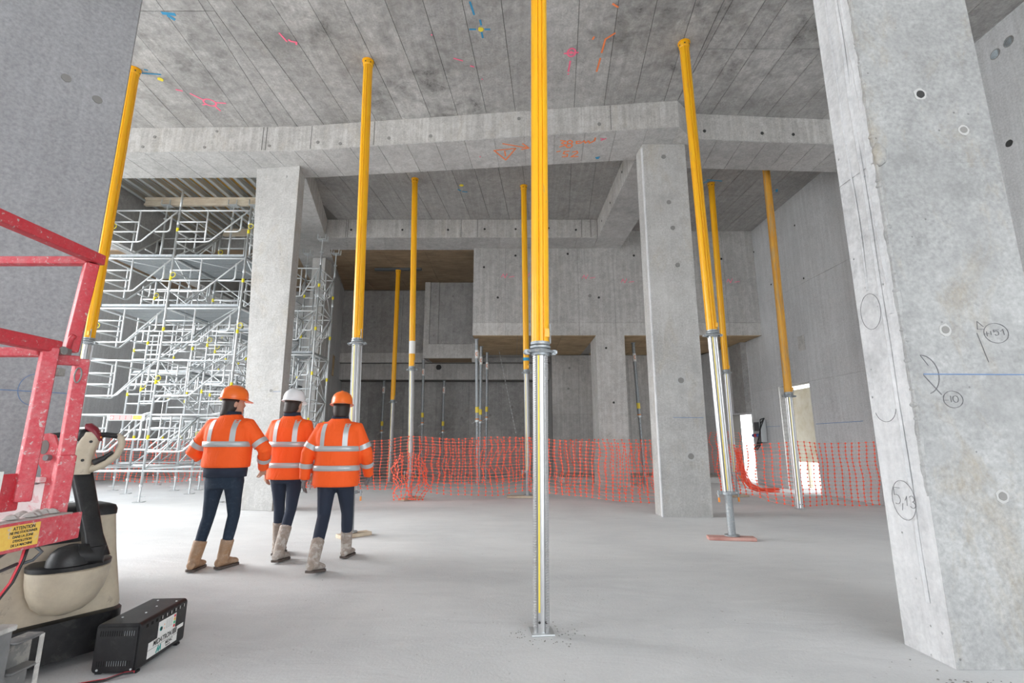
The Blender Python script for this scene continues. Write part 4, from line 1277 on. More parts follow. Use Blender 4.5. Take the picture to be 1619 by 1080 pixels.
# a ladder inside the narrow tower
ld = MB()
for sx in (0, 0.3):
    ld.tube([(sx, 0, 0.0), (sx, 0, 5.5)], 0.014, 6)
ld = ld.build('ladder', M['galv'], tE, True)
ld.location = (0.42, 0.6, 0.0)
RG = MB().tube([(0, 0, 0), (0.3, 0, 0)], 0.011, 6).mesh('rung', M['galv'])
for i in range(19):
    put('rung', RG, ld, (0, 0, 0.25 + i * 0.28))

# ---- slab form over the left bay
fo = thing('formwork_deck', 'slab formwork of aluminium joists under yellow plywood over the scaffold bay', 'formwork', (0, 0, 0))
for i in range(13):
    x = -9.0 + i * 0.31
    y1 = min(13.4, 9.45 + (-5.36 - x) / 0.2483 - 0.1)
    if y1 < 9.8: continue
    j_ = MB()
    j_.box(x - 0.045, x + 0.045, 9.52, y1, 6.96, 6.975)
    j_.box(x - 0.012, x + 0.012, 9.52, y1, 6.975, 7.085)
    j_.box(x - 0.045, x + 0.045, 9.52, y1, 7.085, 7.10)
    j_.box(x - 0.03, x - 0.02, 9.52, y1, 6.95, 6.96).box(x + 0.02, x + 0.03, 9.52, y1, 6.95, 6.96)
    j_.build('joist', M['galv'], fo)
for iy in range(3):
    for i in range(4):
        xa, ya = -9.13 + i * 1.0, 9.52 + iy * 1.31
        q = clip([(xa, ya), (xa + 0.99, ya), (xa + 0.99, ya + 1.3), (xa, ya + 1.3)], -5.36, 9.45, -1, -0.2483)
        if len(q) > 2 and abs(area2(q)) > 0.03:
            MB().prism(q, 7.102, 7.12 + 0.001 * i).build('plywood_sheet', M['ply_yellow'] if (i + iy) % 3 else M['ply'], fo)
def girder(y, x0, x1, z, label):
    r_ = thing('timber_girder', label, 'girder', ((x0 + x1) / 2, y, z), 0, 'timber girders under the slab form')
    h = (x1 - x0) / 2
    MB().box(-h, h, -0.04, 0.04, 0, 0.045).build('flange', M['timber_pale'], r_)
    MB().box(-h, h, -0.04, 0.04, 0.155, 0.2).build('flange', M['timber_pale'], r_)
    MB().box(-h + 0.002, h - 0.002, -0.016, 0.016, 0.045, 0.155).build('web', M['timber_pale'], r_)
    return r_
girder(10.95, -8.85, -5.80, 6.75, 'pale timber girder across the top of the scaffold, nearer one')
girder(12.75, -8.0, -6.25, 6.75, 'pale timber girder across the top of the scaffold, farther one')
for (x, y, zt, tw, zb) in ((-8.3, 10.95, 6.75, tA, 5.2), (-6.7, 10.95, 6.75, tA, 5.2), (-6.2, 10.95, 6.75, tA, 5.2), (-7.2, 12.75, 6.75, tC, 4.08)):
    put('fork_head', FORK, tw, (x - tw.location.x, y - tw.location.y, zt - 0.006))
    put('jack_tube', post_mesh(zb, zt - 0.3), tw, (x - tw.location.x, y - tw.location.y, 0))

# ================================================================ orange barrier nets
def net(name, label, path, ztop, zbot, seed=1, wave=0.05, cell=0.13, row=0.066, crumple=0.0):
    """path: plan points; ztop / zbot: heights along it (same number of points)"""
    rnd = random.Random(seed)
    P = [Vector((p[0], p[1], 0)) for p in path]
    L = [0]
    for a, b_ in zip(P, P[1:]): L.append(L[-1] + (b_ - a).length)
    def at(s):
        for i in range(len(P) - 1):
            if s <= L[i + 1] + 1e-6:
                t = (s - L[i]) / (L[i + 1] - L[i])
                e = t * t * (3 - 2 * t)
                return P[i].lerp(P[i + 1], t), ztop[i] + (ztop[i + 1] - ztop[i]) * e, zbot[i] + (zbot[i + 1] - zbot[i]) * e, (P[i + 1] - P[i]).normalized()
        return P[-1], ztop[-1], zbot[-1], (P[-1] - P[-2]).normalized()
    nu = max(2, int(L[-1] / cell))
    nv = max(4, int(1.08 / row))
    G = []
    for i in range(nu + 1):
        p, zt, zb, d = at(L[-1] * i / nu)
        nrm = Vector((-d.y, d.x, 0))
        col = []
        for j in range(nv + 1):
            t = j / nv
            z = zt + (zb - zt) * t
            s_ = noise.noise(Vector((i * 0.22, t * 1.5, seed))) * wave
            s2 = noise.noise(Vector((i * 0.25, t * 2.6, seed + 9))) * (0.10 + crumple)
            s3 = noise.noise(Vector((i * 0.5, t * 5, seed + 17))) * crumple * 0.3
            col.append(p + nrm * (s_ + s3) + d * (s2 * 0.55 + s3) + Vector((0, 0, z)))
        G.append(col)
    b = MB()
    T = 0.002
    def ribbon(a, c, w, nrm):
        v = (c - a)
        if v.length < 1e-5: return
        x = v.normalized().cross(nrm)
        if x.length < 1e-4: return
        x = x.normalized() * (w / 2)
        n_ = nrm * T
        b.add([a - x - n_, a + x - n_, a + x + n_, a - x + n_, c - x - n_, c + x - n_, c + x + n_, c - x + n_], [(0, 1, 5, 4), (1, 2, 6, 5), (2, 3, 7, 6), (3, 0, 4, 7)])
    for i in range(nu + 1):
        _, _, _, d = at(L[-1] * i / nu)
        nrm = Vector((-d.y, d.x, 0))
        for j in range(nv + 1):
            c = G[i][j]
            b.mi = 0
            if j < nv: ribbon(c, G[i][j + 1], 0.010, nrm)
            z_ = Vector((0, 0, 1)) if j == nv else (G[i][j] - G[i][j + 1]).normalized()
            x_ = d * 0.024; y_ = z_ * 0.019
            n_ = nrm * 0.003
            b.add([c - x_ - n_, c - y_ - n_, c + x_ - n_, c + y_ - n_, c - x_ + n_, c - y_ + n_, c + x_ + n_, c + y_ + n_], [(3, 2, 1, 0), (4, 5, 6, 7), (0, 1, 5, 4), (1, 2, 6, 5), (2, 3, 7, 6), (3, 0, 4, 7)])
            b.mi = 1
            if i < nu: ribbon(c, G[i + 1][j], 0.0045, nrm)
    o = b.build(name, [M['net'], M['net_thin']], None, recalc=False)
    return tag(o, label, 'safety net', 'orange barrier nets')
net('safety_net', 'orange barrier net between the two rear yellow props in the middle', [(-2.07, 10.50), (-1.2, 10.62), (-0.4, 10.72), (0.36, 10.82)], [1.28, 1.23, 1.27, 1.26], [0.20, 0.10, 0.07, 0.17], 3, 0.06)
net('safety_net', 'second layer of orange net hanging behind the middle net', [(-2.0, 10.85), (-1.0, 11.05), (0.3, 11.15)], [1.24, 1.2, 1.24], [0.32, 0.3, 0.34], 11, 0.12, crumple=0.12)
net('safety_net', 'orange barrier net from the blue-banded prop to the right middle column', [(0.40, 10.84), (1.3, 10.55), (2.2, 10.1), (3.0, 9.75)], [1.25, 1.18, 1.14, 1.12], [0.14, 0.09, 0.03, 0.02], 4, 0.07)
net('safety_net', 'crumpled orange net layer in front of the pilaster', [(1.0, 11.9), (2.0, 12.0), (3.4, 11.7)], [1.2, 1.22, 1.2], [0.02, 0.0, 0.02], 13, 0.1, crumple=0.1)
net('safety_net', 'orange barrier net left of the gathered prop, behind the workers', [(-4.3, 10.1), (-3.5, 10.35), (-2.7, 10.45), (-2.18, 10.52)], [1.05, 1.12, 1.2, 1.28], [0.30, 0.25, 0.22, 0.25], 5, 0.1, crumple=0.06)
net('safety_net', 'orange net gathered in a bunch around the prop foot', [(-2.42, 10.40), (-2.2, 10.30), (-1.95, 10.36), (-1.75, 10.5)], [0.75, 0.95, 0.9, 0.62], [0.02, 0.05, 0.03, 0.02], 6, 0.05, cell=0.075, row=0.085, crumple=0.2)
net('safety_net', 'orange barrier net from the right middle column to the faded prop', [(3.9, 9.55), (4.5, 9.75), (4.95, 9.6), (5.3, 9.38)], [1.14, 1.1, 1.14, 1.17], [0.3, 0.2, 0.06, 0.02], 7, 0.06)
net('safety_net', 'orange barrier net from the faded prop to the right wall', [(5.34, 9.36), (5.9, 9.55), (6.5, 9.6), (6.90, 9.55)], [1.18, 1.14, 1.15, 1.17], [0.03, 0.04, 0.01, 0.03], 8, 0.07)
net('safety_net', 'orange net hung across the bright doorway at the rear right', [(5.6, 15.1), (6.2, 14.8), (6.75, 14.5)], [1.35, 1.45, 1.4], [0.25, 0.3, 0.25], 9, 0.1, crumple=0.15)
net('safety_net', 'orange net behind the scaffold towers, left half', [(-11.5, 13.9), (-10.0, 14.25), (-8.6, 14.3)], [1.3, 1.2, 1.25], [0.15, 0.05, 0.1], 10, 0.1, crumple=0.1)
net('safety_net', 'orange net behind the scaffold towers, right half', [(-8.1, 14.55), (-7.0, 14.5), (-6.1, 14.45)], [1.25, 1.2, 1.25], [0.1, 0.05, 0.1], 12, 0.1, crumple=0.1)
net('safety_net', 'orange net under the narrow tower beside the left column', [(-5.9, 13.35), (-5.2, 13.3), (-4.5, 13.2)], [1.0, 1.0, 1.0], [0.02, 0.0, 0.02], 14, 0.1, crumple=0.1)
# bunched net on the floor by the doorway
b = MB()
path = [(5.05, 11.3, 1.0), (5.12, 11.35, 0.75), (5.2, 11.4, 0.45), (5.35, 11.45, 0.2), (5.6, 11.5, 0.1), (5.95, 11.45, 0.09)]
rnd = random.Random(3)
for k in range(26):
    o_ = Vector((rnd.uniform(-0.09, 0.09), rnd.uniform(-0.07, 0.07), rnd.uniform(-0.04, 0.05)))
    b.tube([Vector(p) + o_ + Vector((rnd.uniform(-0.025, 0.025), rnd.uniform(-0.025, 0.025), rnd.uniform(-0.02, 0.02))) for p in path], 0.007, 4)
tag(b.build('safety_net', M['net']), 'bunched orange net slumped onto the floor beside the red-planked prop', 'safety net', 'orange barrier nets')

# ================================================================ electric box on the right wall
ebx = thing('site_power_box', 'small grey power box with cables on the right wall beside the doorway', 'power box', (6.93, 13.75, 1.45), 0)
MB().box(-0.16, -0.002, -0.2, 0.2, -0.3, 0.3).build('case', M['galv'], ebx, bevel=0.01)
MB().box(-0.175, -0.16, -0.13, 0.13, 0.0, 0.24).build('cover', M['steel_dark'], ebx)
for i, m_ in enumerate(('blue_plastic', 'led_red', 'blue_plastic')):
    MB().lathe([(0.01, 0), (0.045, 0), (0.05, 0.06), (0.04, 0.09)], 10, (0, 0, 0), Matrix.Translation((-0.16, -0.12 + i * 0.12, -0.12)) @ Matrix.Rotation(-PI / 2, 4, 'Y')).build('socket', M[m_], ebx)
for k in range(3):
    MB().tube([(-0.1, -0.12 + k * 0.1, -0.28), (-0.3 - 0.05 * k, -0.2, -0.5), (-0.35, -0.3 - 0.1 * k, -0.35), (-0.2, -0.3, 0.1 + 0.1 * k), (-0.06, -0.24, 0.34)], 0.014, 6).build('cable', M['black'], ebx, True)
# scaffold parts stacked beyond the opening
st_ = thing('scaffold_parts', 'stack of scaffold frames outside the opening in the right wall', 'scaffold parts', (7.75, 12.4, -0.2))
for i in range(5):
    o = put('frame', frame_mesh(1.46), st_, (0.05 * i, -0.9 + 0.12 * i, 0.05 + 0.02 * i), 0.9 + 0.12 * i)
for i in range(3):
    put('standard', post_mesh(0.3, 2.4), st_, (0.1 + 0.15 * i, -0.5 + 0.35 * i, -0.28))
# ================================================================ red scissor lift (only its right end reaches into the frame)
LX = -1.772
lift = thing('scissor_lift', 'worn red scissor lift platform with guard rails at the left edge', 'lift', (-2.3, 1.2, 0))
def LP(x, y, z): return (x + 2.3, y - 1.2, z)
def lbar(name, p, q, w, h, m, up=(0, 0, 1), parent=None, bevel=0.004):
    return MB().bar(LP(*p), LP(*q), w, h, up).build(name, m, parent or lift, bevel=bevel, seg=1)
# deck
lbar('side_channel', (-1.735, 0.2, 0.892), (-1.700, 2.03, 0.892), 0.012, 0.098, M['red_dusty'], bevel=0.003)
lbar('side_channel', (-2.52, 0.2, 0.892), (-2.52, 2.0, 0.892), 0.012, 0.098, M['red_dusty'], bevel=0.003)
lbar('channel_lip', (-1.755, 0.2, 0.942), (-1.72, 1.99, 0.942), 0.05, 0.006, M['grime_pale'])
lbar('deck_tread', (-2.13, 0.2, 0.925), (-2.13, 2.0, 0.925), 0.76, 0.02, M['deck'])
lbar('end_toe_board', (-2.5, 2.0, 0.99), (-1.83, 2.0, 0.99), 0.012, 0.13, M['deck'])
lbar('toe_rail', (-2.5, 1.985, 1.065), (-1.83, 1.985, 1.065), 0.03, 0.02, M['deck'])
mt = MB()
for i in range(16):
    mt.lathe([(0.002, 0), (0.02 + 0.012 * random.random(), 0.004), (0.012, 0.016), (0.002, 0.02)], 7, LP(-1.765 + random.uniform(-0.03, 0.03), 1.55 + random.uniform(0, 0.42), 0.944))
mt.build('mortar_crust', M['grime_pale'], lift)['kind'] = 'stuff'
MB().tube([LP(-1.83, 0.9, 0.965), LP(-1.80, 1.3, 0.962), LP(-1.79, 1.62, 0.96), LP(-1.775, 1.66, 0.95)], [0.03, 0.034, 0.028, 0.012], 10, flat=0.5).build('dusty_rag', M['deck'], lift, True)
# corner post with its lug plate
lbar('corner_post', (LX, 2.0, 0.93), (LX - 0.005, 2.0, 1.545), 0.046, 0.046, M['red_dusty'], (0.55, 0.83, 0))
lbar('post_sleeve', (LX, 1.998, 0.93), (LX, 2.0, 1.16), 0.054, 0.054, M['red_dusty'], (0.55, 0.83, 0))
lug = MB()
out = [(-0.01, 0.0), (-0.075, 0.0), (-0.085, 0.16), (-0.115, 0.2)] + [(-0.085 + 0.042 * math.cos(math.radians(a)), 0.265 + 0.035 * math.sin(math.radians(a))) for a in range(200, 20, -30)] + [(-0.03, 0.24), (-0.01, 0.24)]
lmx2 = frame_mx(LP(LX, 2.0, 0.945), (1, 0.0, 0), (0, 0, 1))
lug.loft([[lmx2 @ Vector((x, y, -0.005)) for x, y in out], [lmx2 @ Vector((x, y, 0.005)) for x, y in out]])
lug.mi = 1
hole = [(-0.088 + 0.018 * math.cos(2 * PI * j / 16), 0.245 + 0.028 * math.sin(2 * PI * j / 16)) for j in range(16)]
lug.loft([[lmx2 @ Vector((x, y, 0.0052)) for x, y in hole], [lmx2 @ Vector((x, y, 0.0062)) for x, y in hole]])
lug.build('lug_plate', [M['red_dusty'], M['groove']], lift)
for z in (1.06, 1.15):
    MB().tube([LP(-1.855 + (z - 1.06) * 0.3, 1.99, z), LP(-1.855 + (z - 1.06) * 0.3, 1.972, z)], 0.012, 8).build('bolt', M['grime'], lift)
# upper folding frame
lbar('folding_post', (-1.832, 2.0, 1.575), (-1.806, 2.0, 1.96), 0.046, 0.046, M['red'], (0.55, 0.83, 0))
lbar('top_rail', (-1.795, 2.03, 1.985), (-1.79, 0.2, 1.985), 0.045, 0.045, M['red'])
lbar('end_rail', (-2.55, 2.0, 1.972), (-1.815, 2.0, 1.972), 0.04, 0.034, M['red_dusty'])
# sliding deck extension: post, rails and toe board
P2Y = 1.85
lbar('extension_post', (-1.775, P2Y, 1.0), (-1.772, P2Y, 1.565), 0.048, 0.048, M['red_dusty'], (0.55, 0.83, 0))
lbar('mid_rail', (-1.775, P2Y + 0.03, 1.572), (-1.772, 0.2, 1.572), 0.045, 0.048, M['red'])
lbar('extension_end_rail', (-2.5, P2Y, 1.548), (-1.80, P2Y, 1.548), 0.04, 0.034, M['red_dusty'])
lbar('toe_board', (-1.79, 0.2, 1.035), (-1.785, P2Y, 1.035), 0.01, 0.13, M['red'])
mx = frame_mx(LP(-1.7805, 1.762, 1.06), (0, 1, 0), (0, 0, 1))
MB().box(-0.072, -0.036, -0.04, 0.05, 0, 0.0008, mx).box(-0.012, 0.012, -0.04, 0.05, 0, 0.0008, mx).build('letter_print', M['white'], lift)
lk = lbar('link_bar', (-1.79, 1.86, 1.523), (-1.775, 1.98, 1.535), 0.03, 0.04, M['red_dusty'])
lbar('hinge_tube', (-1.80, 1.88, 1.575), (-1.825, 1.985, 1.57), 0.03, 0.028, M['grime'])
MB().tube([LP(-1.83, 1.975, 1.575), LP(-1.815, 1.972, 1.59), LP(-1.812, 1.972, 1.625), LP(-1.80, 1.972, 1.64)], 0.01, 8).build('latch', M['red'], lift, True)
MB().tube([LP(-1.777, P2Y + 0.03, 1.56), LP(-1.745, P2Y + 0.03, 1.56)], 0.016, 14).build('pivot_bolt', M['grime'], lift)
MB().box(*[a for a in (0.535, 0.565, 0.66, 0.69, 1.46, 1.49)]).build('stop_lug', M['grime'], lift)
ring = [LP(-1.755 + 0.014 * math.cos(a), 1.97 , 1.475 + 0.03 * math.sin(a)) for a in [2 * PI * k / 14 for k in range(15)]]
MB().tube(ring, 0.003, 5, False).build('lock_ring', M['grime'], lift)
# warning sticker on the side channel
smx = frame_mx(LP(-1.7044 + 0.0066, 1.8, 0.893), Vector((0.035, 1.83, 0)), (0, 0, 1))
lab = MB().box(-0.11, 0.058, -0.038, 0.038, 0, 0.0012, smx).build('warning_label', M['label_yellow'], lift)
for i, (t_, s_) in enumerate((('ATTENTION', 0.0145), ('NE PAS STATIONNER', 0.0105), ('DANS LA ZONE', 0.0105), ("D'EVOLUTION", 0.0105), ('DE LA MACHINE', 0.0105))):
    m2 = smx @ Matrix.Translation((0.0, 0.027 - 0.0138 * i, 0.0016))
    lettering('label_text', t_, s_ * 1.12, m2, M['ink'], lab, 0.0003, 0.0003, sx=0.86)
# hanging clip and cable below the channel
MB().tube([LP(-1.74, 1.80, 0.842), LP(-1.75, 1.77, 0.82), LP(-1.75, 1.75, 0.79), LP(-1.75, 1.78, 0.775), LP(-1.745, 1.85, 0.79)], 0.006, 6).build('hanging_hook', M['steel_dark'], lift, True)
MB().tube([LP(-1.735, 1.89, 0.845), LP(-1.73, 1.92, 0.815), LP(-1.74, 1.90, 0.79), LP(-1.75, 1.86, 0.785)], 0.006, 6).build('hanging_hook', M['steel_dark'], lift, True)
MB().tube([LP(-1.738, 1.86, 0.845), LP(-1.74, 1.855, 0.80), LP(-1.75, 1.84, 0.73), LP(-1.765, 1.80, 0.66)], 0.0045, 6).build('red_cable', M['led_red'], lift, True)
MB().tube([LP(-1.732, 1.866, 0.845), LP(-1.735, 1.86, 0.80), LP(-1.746, 1.846, 0.73), LP(-1.762, 1.806, 0.66)], 0.0045, 6).build('black_cable', M['black'], lift, True)
# folded scissor arms
for (x, z0, z1, yend) in ((-1.80, 0.775, 0.785, 1.72), (-1.80, 0.665, 0.70, 1.82)):
    a_ = lbar('scissor_arm', (x, 0.2, z0 - 0.12), (x, yend, z1), 0.055, 0.085, M['red'], bevel=0.012)
    MB().tube([LP(x - 0.03, yend - 0.045, z1 - 0.004), LP(x + 0.032, yend - 0.045, z1 - 0.004)], 0.032, 16).build('pivot_boss', M['red'], a_, True)
    lbar('scissor_arm', (x - 0.62, 0.2, z0 - 0.12), (x - 0.62, yend, z1), 0.055, 0.085, M['red'], bevel=0.012)
lbar('cross_tube', (-2.45, 1.775, 0.70), (-1.80, 1.775, 0.70), 0.05, 0.05, M['red'], bevel=0.02)
# grey chassis end
MB().box(*LP(-1.835, 0.2, 0.13)[0:1], LP(-1.79, 0, 0)[0], LP(0, 0.25, 0)[1], LP(0, 1.93, 0)[1], 0.13, 0.55).build('chassis_plate', M['grime'], lift, bevel=0.004, seg=1)
lbar('plate_cap', (-1.815, 0.3, 0.558), (-1.81, 1.935, 0.558), 0.06, 0.02, M['grime_pale'])
for (y, z) in ((1.72, 0.42), (1.68, 0.33), (1.6, 0.45)):
    m_ = MB(); blob(m_, 0, 0, 0.012, frame_mx(LP(-1.7895, y, z), (0, 1, 0), (0, 0, 1)), 10, 0.0015, 0)
    m_.build('plate_slot', M['hole'], lift)
for z in (0.30, 0.40, 0.50):
    lbar('channel_flange', (-1.84, 1.99, z), (-1.775, 1.99, z), 0.11, 0.01, M['grime'])
MB().box(LP(-1.835, 0, 0)[0], LP(-1.825, 0, 0)[0], LP(0, 1.93, 0)[1], LP(0, 2.05, 0)[1], 0.3, 0.5).build('channel_web', M['grime'], lift)
MB().box(LP(-1.775, 0, 0)[0] - 0.006, LP(-1.775, 0, 0)[0], LP(0, 2.03, 0)[1], LP(0, 2.045, 0)[1], 0.3, 0.5).build('channel_edge', M['grime_pale'], lift)
MB().prism([LP(-1.85, 1.93, 0)[:2], LP(-1.73, 1.93, 0)[:2], LP(-1.715, 1.98, 0)[:2], LP(-1.73, 2.06, 0)[:2], LP(-1.78, 2.10, 0)[:2], LP(-1.85, 2.10, 0)[:2]], 0.26, 0.275).build('foot_plate', M['grime_pale'], lift)
MB().box(0.0 - 0.55, 0.45, -0.95, 0.70, 0.14, 0.30).build('chassis', M['grime'], lift)
for sx in (-0.5, 0.4):
    for y in (-0.7, 0.45):
        w_ = MB().tube([(sx - 0.06, y, 0.15), (sx + 0.06, y, 0.15)], 0.15, 22).build('wheel', M['black'], lift)
        smooth_angle(w_)

# ================================================================ pallet truck
def P3(u, v, Y):
    p = math.atan(0.2); c_, s_ = math.cos(p), math.sin(p)
    dx, dy = (u - 809.5) / 775, (540 - v) / 775
    d = Vector((dx, c_ - s_ * dy, s_ + c_ * dy)); t = Y / d.y
    return Vector((d.x * t, Y, 1.22 + d.z * t))
TO = Vector((-2.655, 3.03, 0))
tang = math.radians(58)                          # the truck's right-hand direction in plan
truck = thing('pallet_truck', 'beige and black electric pallet truck with upright tiller behind the red lift', 'pallet truck', TO, tang)
TI = (Matrix.Translation(TO) @ Matrix.Rotation(tang, 4, 'Z')).inverted()
def rr(x0, x1, y0, y1, r, n=5):
    pts = []
    for (cx, cy, a0) in ((x1 - r, y0 + r, -90), (x1 - r, y1 - r, 0), (x0 + r, y1 - r, 90), (x0 + r, y0 + r, 180)):
        for i in range(n + 1):
            a = math.radians(a0 + 90 * i / n)
            pts.append((cx + r * math.cos(a), cy + r * math.sin(a)))
    return pts
def ring_at(x0, x1, y0, y1, r, z): return [(x, y, z) for x, y in rr(x0, x1, y0, y1, r)]
# cover, tapering upward
smooth_angle(MB().loft([ring_at(-0.32, 0.30, -0.20, 0.24, 0.06, 0.25), ring_at(-0.32, 0.30, -0.20, 0.24, 0.06, 0.28), ring_at(-0.30, 0.27, -0.13, 0.22, 0.06, 0.58), ring_at(-0.29, 0.255, -0.09, 0.20, 0.05, 0.77)]).build('body_cover', M['beige'], truck), 40)
smooth_angle(MB().loft([ring_at(-0.293, 0.258, -0.095, 0.202, 0.05, 0.77), ring_at(-0.293, 0.258, -0.095, 0.202, 0.05, 0.80), ring_at(-0.285, 0.25, -0.085, 0.195, 0.05, 0.822), ring_at(-0.26, 0.22, -0.06, 0.17, 0.04, 0.834)]).build('top_cap', M['black'], truck), 50)
smooth_angle(MB().loft([ring_at(-0.19, 0.16, -0.125, -0.03, 0.02, 0.64), ring_at(-0.18, 0.15, -0.105, -0.03, 0.02, 0.775)]).build('dash_panel', M['black'], truck), 40)
# motor bulge in front, a half bowl
rings = []
BX, BY = 0.0, -0.25
for (z, r, k) in ((0.29, 0.03, 0.7), (0.31, 0.09, 0.85), (0.35, 0.135, 0.95), (0.41, 0.162, 1.0), (0.47, 0.175, 1.05), (0.53, 0.18, 1.1), (0.535, 0.17, 1.1)):
    rings.append([(BX + r * math.cos(2 * PI * j / 32), BY - 0.0 + r * 0.9 * k * math.sin(2 * PI * j / 32), z) for j in range(32)])
smooth_angle(MB().loft(rings).build('motor_housing', M['beige'], truck), 40)
rings = [[(BX + r * math.cos(2 * PI * j / 32), BY + r * 0.9 * math.sin(2 * PI * j / 32), z) for j in range(32)] for (z, r) in ((0.534, 0.182), (0.555, 0.184), (0.562, 0.175), (0.563, 0.13))]
smooth_angle(MB().loft(rings).build('swivel_ring', M['black'], truck), 40)
# skirt and wheels
smooth_angle(MB().loft([ring_at(-0.33, 0.31, -0.24, 0.25, 0.09, 0.05), ring_at(-0.33, 0.31, -0.24, 0.25, 0.09, 0.245), ring_at(-0.32, 0.30, -0.22, 0.24, 0.08, 0.255)]).build('base_skirt', M['black'], truck), 40)
for sx in (-0.24, 0.18):
    smooth_angle(MB().tube([(sx - 0.025, 0.0, 0.06), (sx + 0.025, 0.0, 0.06)], 0.06, 18).build('caster', M['black'], truck))
for sx in (-0.2, 0.14):
    MB().box(sx - 0.08, sx + 0.08, 0.2, 1.25, 0.06, 0.12).build('fork', M['red'], truck, bevel=0.01)
    MB().tube([(sx - 0.05, 1.1, 0.045), (sx + 0.05, 1.1, 0.045)], 0.045, 14).build('fork_roller', M['black'], truck, True)
# tiller
T1 = TI @ P3(112, 900, 2.82); T2 = TI @ P3(148, 884, 2.90); T4 = TI @ P3(128, 744, 2.95)
smooth_angle(MB().loft([[(T1.x + 0.105 * k * math.cos(2 * PI * j / 24), T1.y + 0.02 + 0.085 * k * math.sin(2 * PI * j / 24), 0.562 + h_) for j in range(24)] for (k, h_) in ((1, 0), (0.98, 0.03), (0.85, 0.065), (0.6, 0.088), (0.2, 0.1))]).build('tiller_base', M['black'], truck), 50)
kn = MB().tube([Vector((T1.x, T1.y, 0.61)), T1.lerp(T2, 0.5) + Vector((0, 0, 0.045)), T2 + Vector((0, 0, 0.02)), T2 + Vector((0.0, 0, 0.07))], [0.055, 0.062, 0.066, 0.05], 16)
smooth_angle(kn.build('tiller_knuckle', M['black'], truck), 60)
ta = MB()
secs = []
for t_, w_, d_ in ((0.0, 0.052, 0.05), (0.25, 0.042, 0.045), (0.6, 0.045, 0.04), (1.0, 0.05, 0.035)):
    p = (T2 + Vector((0.01, 0, 0.02))).lerp(T4, t_)
    if t_ == 0.25: p.x -= 0.002
    secs.append([(p.x + x, p.y + y, p.z) for x, y in rr(-w_, w_, -d_, d_, 0.018, 3)])
ta.loft(secs)
smooth_angle(ta.build('tiller_arm', M['black'], truck), 40)
HC = Vector((0, 0, 0))
headroot = None
hd = MB()
secs = []
for (z, w_, x_) in ((-0.02, 0.052, 0), (0.06, 0.055, 0.0), (0.12, 0.048, 0.012), (0.18, 0.045, 0.03), (0.22, 0.035, 0.04)):
    secs.append([(HC.x + x_ + x, HC.y - 0.02 + y, HC.z + z) for x, y in rr(-w_, w_, -0.04, 0.035, 0.025, 4)])
hd.loft(secs)
hdo = smooth_angle(hd.build('tiller_head', M['beige'], truck), 40)
hdo.location = T4
hdo.rotation_euler = (0, 0, -tang + math.radians(22))
for (x, z) in ((0.02, 0.06), (0.045, 0.165)):
    MB().lathe([(0.001, 0), (0.008, 0), (0.008, 0.004), (0.001, 0.004)], 10, (0, 0, 0), Matrix.Translation((HC.x + x, HC.y - 0.0605, HC.z + z)) @ Matrix.Rotation(PI / 2, 4, 'X')).build('screw_hole', M['hole'], hdo)
cap = MB()
secs = []
for (a, w_) in ((0.0, 0.022), (0.3, 0.034), (0.65, 0.036), (0.9, 0.03), (1.0, 0.012)):
    p = Vector((HC.x + 0.0 + 0.085 * a, HC.y - 0.03, HC.z + 0.252 - 0.075 * a * a))
    secs.append([(p.x + (-0.6) * 0, p.y + w_ * math.cos(2 * PI * j / 14), p.z + 0.8 * w_ * math.sin(2 * PI * j / 14)) for j in range(14)])
cap.loft(secs)
smooth_angle(cap.build('belly_button', M['redcap'], hdo), 60)
smooth_angle(MB().lathe([(0.002, -0.04), (0.03, -0.03), (0.036, 0), (0.03, 0.03), (0.002, 0.04)], 14, (HC.x - 0.005, HC.y - 0.02, HC.z + 0.2)).build('butterfly_knob', M['black'], hdo), 60)
for s_ in (-1, 1):
    loop = [Vector((HC.x + s_ * x, HC.y - 0.02, HC.z + z)) for x, z in ((0.04, 0.005), (0.10, 0.03), (0.165, 0.085), (0.182, 0.14), (0.175, 0.185), (0.155, 0.205))]
    smooth_angle(MB().tube(loop, [0.022, 0.024, 0.02, 0.018, 0.018, 0.014], 10).build('handle_loop', M['beige'], hdo), 60)
    smooth_angle(MB().tube([Vector((HC.x + s_ * x, HC.y - 0.02, HC.z + z)) for x, z in ((0.03, 0.20), (0.10, 0.205), (0.16, 0.197))], 0.016, 10).build('handle_grip', M['black'], hdo), 60)
    smooth_angle(MB().tube([Vector((HC.x + s_ * x, HC.y - 0.028, HC.z + z)) for x, z in ((0.065, 0.045), (0.11, 0.068), (0.145, 0.105))], [0.026, 0.022, 0.012], 10, flat=0.8).build('handle_insert', M['black'], hdo), 60)
    MB().lathe([(0.001, -0.008), (0.012, -0.004), (0.012, 0.004), (0.001, 0.008)], 10, (HC.x + s_ * 0.075, HC.y - 0.04, HC.z + 0.19)).build('thumb_switch', M['orange_btn'], hdo)
MB().tube([(HC.x - 0.19, HC.y - 0.03, HC.z + 0.12), (HC.x - 0.16, HC.y - 0.05, HC.z + 0.115), (HC.x - 0.13, HC.y - 0.04, HC.z + 0.125)], 0.004, 5).build('cable_tie', M['black'], hdo)
